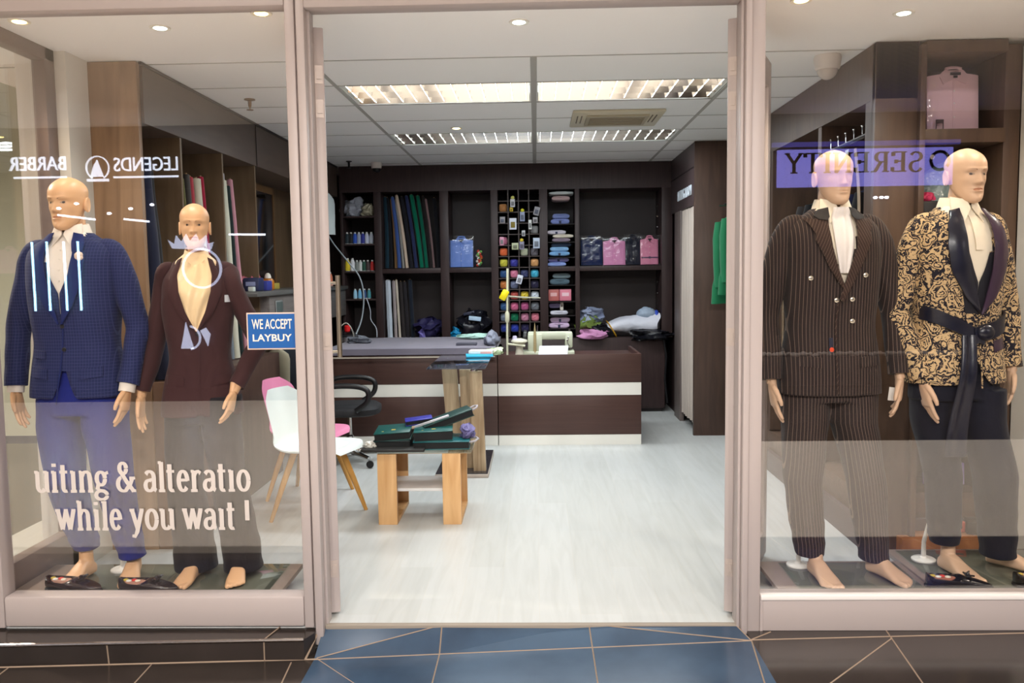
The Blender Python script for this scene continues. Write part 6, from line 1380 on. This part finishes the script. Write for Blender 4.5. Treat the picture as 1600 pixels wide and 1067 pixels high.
# clothes hanging under the cabinet
def garment(label,cat,loc,rz,w_,h,col,depth=.07,group=None,sleeves=True,hook=True,m=None,name='hanging_jacket',flare=1.0):
    t=thing(name,label,cat,loc,rz,group); m=m or fabmat(col)
    rg=[]; n=28
    for k,(z,ww,dd) in enumerate(((0,.16,.4),(-.02,.45,.6),(-.055,.86,.85),(-.10,.97,1),(-.25,.93,1.1),(-.5*h,.90,1.15),(-.8*h,.93*flare,1.2),(-h,.97*flare,1.25))):
        rg.append([V(w_/2*ww*sgnpow(math.cos(a),.8),depth/2*dd*math.sin(a)*(1+.18*math.sin(a*4+k)*(k>4)),z) for a in [2*math.pi*q/n for q in range(n)]])
    mb=MB(); mb.loft(rg); cloth_noise(mb,.006,9,loc[1]); obj('garment_body',mb,m,t,smooth=1)
    if sleeves:
        for s in (-1,1):
            mb=MB(); mb.tube([(s*w_*.43,0,-.06),(s*w_*.50,-.01,-.20),(s*w_*.51,-.02,-.42),(s*w_*.50,-.03,-min(.62,h*.85))],[.040,.046,.042,.038],14,flat=.8); obj('sleeve',mb,m,t,smooth=1)
    if hook:
        mb=MB(); mb.tube([(0,0,-.01),(0,0,.05),(.018,0,.075),(.0,0,.095),(-.018,0,.08)],.0025,6); mb.tube([(-w_*.36,0,-.05),(0,0,.0),(w_*.36,0,-.05)],.006,6); obj('hanger',mb,M_CHROME,t)
    return t
o=obj('garment_rail',MB().tube([(-2.20,6.45,.99),(-2.20,8.1,.99)],.012,10),M_CHROME); tag(o,'low chrome rail under the wall cabinet','rail')
GL2='clothes hanging under the wall cabinet'
garment('cream garment hanging lowest at the near end of the under cabinet rail','garment',(-2.17,6.95,.905),.0,.22,.72,(172,164,140),.09,GL2,False)
for i,(y,c,n) in enumerate([(7.15,(44,50,60),'slate grey'),(7.35,(30,32,40),'charcoal'),(7.55,(24,28,38),'blue black'),(7.75,(36,36,40),'dark grey')]): garment('%s jacket hanging on the low rail behind the cream garment'%n,'jacket',(-2.16,y,.905),.0,.34,.62,c,.10,GL2)
garment('small white shirt hanging high at the far left corner','shirt',(-2.02,8.25,2.30),1.2,.22,.40,(196,206,206),.05,None,False)
# ---------------- right wall garments
o=obj('hook_rail',MB().tube([(1.752,5.16,2.19),(1.752,4.56,2.20)],.012,10),M_CHROME); tag(o,'short chrome rail with small hooks across the first right bay','rail')
for k in range(5):
    y=4.62+.12*k; obj('rail_hook',MB().tube([(1.752,y,2.205),(1.752,y,2.235),(1.745,y-.012,2.25)],.004,6).sphere((1.745,y-.012,2.253),.007,8,6),M_CHROME,o)
o=obj('pale_ribbon_belt',MB().slab(lambda u,v:V(1.744-.01*v,4.80+.05*u+.02*math.sin(v*5)+.10*(v-.5)*0,2.16-.62*v),3,20,(.003,0,0)),mat('ribbon_mint',(206,216,206),.6)); tag(o,'pale mint ribbon belt hanging from the hooked rail','belt')
o=obj('tan_ribbon_belt',MB().slab(lambda u,v:V(1.742,4.68+.035*u-.07*math.sin(v*2.4),2.15-.55*v),3,20,(.003,0,0)),mat('ribbon_tan',(160,140,116),.6)); tag(o,'tan ribbon belt hanging beside the mint one','belt')
for y0,y1 in ((4.57,5.25),(5.31,6.30),(6.36,7.02),(7.08,7.58)):
    o=obj('garment_rail',MB().tube([(2.10,y0,2.08),(2.10,y1,2.08)],.013,10),M_CHROME); tag(o,'chrome garment rail inside the right wall unit, bay starting %.0f cm along'%((y0-4.5)*100) if 0 else 'chrome garment rail inside the right wall unit','rail','garment rails in the right wall unit')
gcol=[(24,24,28),(30,36,70),(58,60,66),(26,34,60),(34,28,28),(22,22,26),(48,44,44),(28,40,74),(22,22,24),(60,50,44),(26,26,34),(30,30,40)]
gn=['black','royal navy','grey','navy','brown black','jet black','taupe','blue','black','brown','midnight','charcoal']
gy=[5.02,5.16,5.42,5.58,5.75,5.93,6.10,6.48,6.66,6.84,7.18,7.36]
for i,y in enumerate(gy): garment('%s suit jacket in the right wall unit, %s from the window end'%(gn[i],['first','second','third','fourth','fifth','sixth','seventh','eighth','ninth','tenth','eleventh','last'][i]),'jacket',(2.10,y,1.995),0,.46,.95 if i%3 else 1.25,gcol[i],.10,'suit jackets in the right wall unit')
for i,(x,y,z,h,lb) in enumerate([(1.62,7.25,2.02,.70,'bright green shirt hanging foremost at the end of the right wall unit'),(1.60,7.42,2.0,.76,'bright green shirt hanging just behind the foremost one')]): garment(lb,'shirt',(x+.10,y,z-.03),.25,.26,h,(24,100,64),.09,'green shirts by the fitting room',True,flare=1.45)
o=obj('side_rail',MB().tube([(1.60,7.25,2.06),(1.74,7.25,2.06),(1.74,7.44,2.06),(1.60,7.44,2.06)],.008,8),M_CHROME); tag(o,'bent chrome arm carrying the green shirts','rail')
# window cubbies
t=garment('dark suit in a clear plastic cover in the upper middle window cubby','garment',(2.20,4.62,2.06),.15,.30,.62,(52,62,66),.10,None,False,m=mat('plastic_cover_grey',(112,128,128),.15,spec=.8,bump=(14,.8,.05)),name='covered_suit')
packet('black_display_box','black display box with pale lid at the left of the middle cubby','box',(2.045,4.50,1.341),(.11,.14,.50),(24,22,26))
heap('pink_bow_tie','bright pink bow tie lying on the black display box','bow tie',(2.045,4.49,1.842),(.06,.05,.05),(190,50,90),61)
packet('shoe_box','red and black shoe box on the bottom cubby shelf','box',(2.20,4.50,.086),(.16,.10,.055),(190,60,34),detail=(30,24,24),rot=(0,0,.2))
packet('shoe_box','black shoe box lying across the red one','box',(2.245,4.60-.0,.142) if 0 else (2.33,4.47,.086),(.10,.12,.07),(34,26,24),rot=(0,0,-.3))
t=garment('black garment bag in clear wrap hanging low in the window cubby','garment',(2.06,4.47,1.28),.0,.14,.60,(30,30,34),.08,None,False,m=mat('black_wrap',(40,40,44),.15,spec=.8,bump=(14,.8,.05)),name='wrapped_garment')
packet('blush_box','blush pink box on the lower cubby shelf','box',(2.18,4.55,.661),(.14,.16,.08),(214,160,150))
packet('cream_box','small cream box at the right of the lower cubby shelf','box',(2.33,4.52,.661),(.08,.12,.12),(226,200,150))
# ---------------- shoes in the windows
def loafer(label,loc,rz,col,lining,group='loafers on the window platforms',roll_=0):
    t=thing('loafer',label,'shoe',loc,rz,group); t.rotation_euler=(0,0,rz)
    m=mat('leather_%02x%02x%02x'%col,col,.22,spec=.6,coat=.4); 
    out=[]
    def prof(u):  # u 0 heel ..1 toe : half width, height
        w_=.034+.010*math.sin(math.pi*min(1,u*1.15))**1+.006*math.sin(u*3.1)-.030*max(0,(u-.82)/.18)**2; return w_
    mb=MB(); rg=[]
    for k in range(18):
        u=k/17; x=-.14+.28*u; w_=prof(u)*(.55 if k==0 else 1)*(.6 if k==17 else 1); rg.append([V(x,w_*sgnpow(math.cos(a),.8),.006+.006*sgnpow(math.sin(a),.6)) for a in [2*math.pi*q/16 for q in range(16)]])
    mb.loft(rg); obj('sole',mb,mat('sole_dark',(26,22,22),.5),t)
    mb=MB(); rg=[]
    for k in range(22):
        u=k/21; x=-.136+.270*u; w_=prof(u)*(.55 if k==0 else 1)*(.55 if k==21 else 1)*.96; top=.066-.008*math.sin(u*2) if u<.45 else .062-.040*((u-.45)/.55)**1.1
        n=20; opening=max(0,1-abs(u-.25)/.27)
        ring=[]
        for q in range(n):
            a=-math.pi*.5+2*math.pi*q/n; y=w_*sgnpow(math.cos(a),.75); z=.012+ (top-.012)*(.5+.5*sgnpow(math.sin(a),.7))
            if math.sin(a)>.55: z-=opening*.045*(1-abs(y)/w_*.6)
            ring.append(V(x,y,z))
        rg.append(ring)
    mb.loft(rg); obj('leather_upper',mb,m,t,smooth=1)
    mb=MB(); mb.loft([[V(-.068+.055*math.cos(a),.021*math.sin(a),z) for a in [2*math.pi*q/18 for q in range(18)]] for z in (.030,.047)]); obj('insole',mb,mat('lining_%02x'%lining[0],lining,.6,bump=(40,.5,.01)),t)
    for i,(dx,dy,c) in enumerate([(-.03,.004,(206,60,50)),(-.01,-.006,(230,220,200)),(-.07,.004,(196,170,60)),(-.05,-.008,(226,222,214))]):
        mb=MB(); mb.sphere((-.04+dx,dy,.050),.011,8,6,(1.2,1,.5)); obj('bead_ornament',mb,mat('bead_%d'%i,c,.4),t)
    mb=MB(); mb.cbox((.032,0,.058),(.022,.064,.008),(0,.35,0),.003); mb.tube([(.03,-.012,.062),(.05,-.03,.066)],.004,6); mb.tube([(.03,.012,.062),(.05,.03,.066)],.004,6); mb.sphere((.034,0,.064),.009,8,6); obj('tassel_bow',mb,m,t)
    return t
PZ=.0935
loafer('dark brown loafer with bright lining at the far left of the left window',(-2.105,3.655,PZ),-.15,(44,26,24),(196,150,130))
loafer('dark brown bow loafer in front of the navy suit mannequin',(-1.755,3.640,PZ),-.05,(40,26,24),(190,140,120))
loafer('black bow loafer in front of the gold paisley jacket mannequin',(1.845,3.655,PZ),-.12,(18,18,26),(170,110,90))
loafer('black loafer at the far right of the right window, patched with gold light',(2.235,3.70,PZ),.15,(24,20,20),(170,130,90))
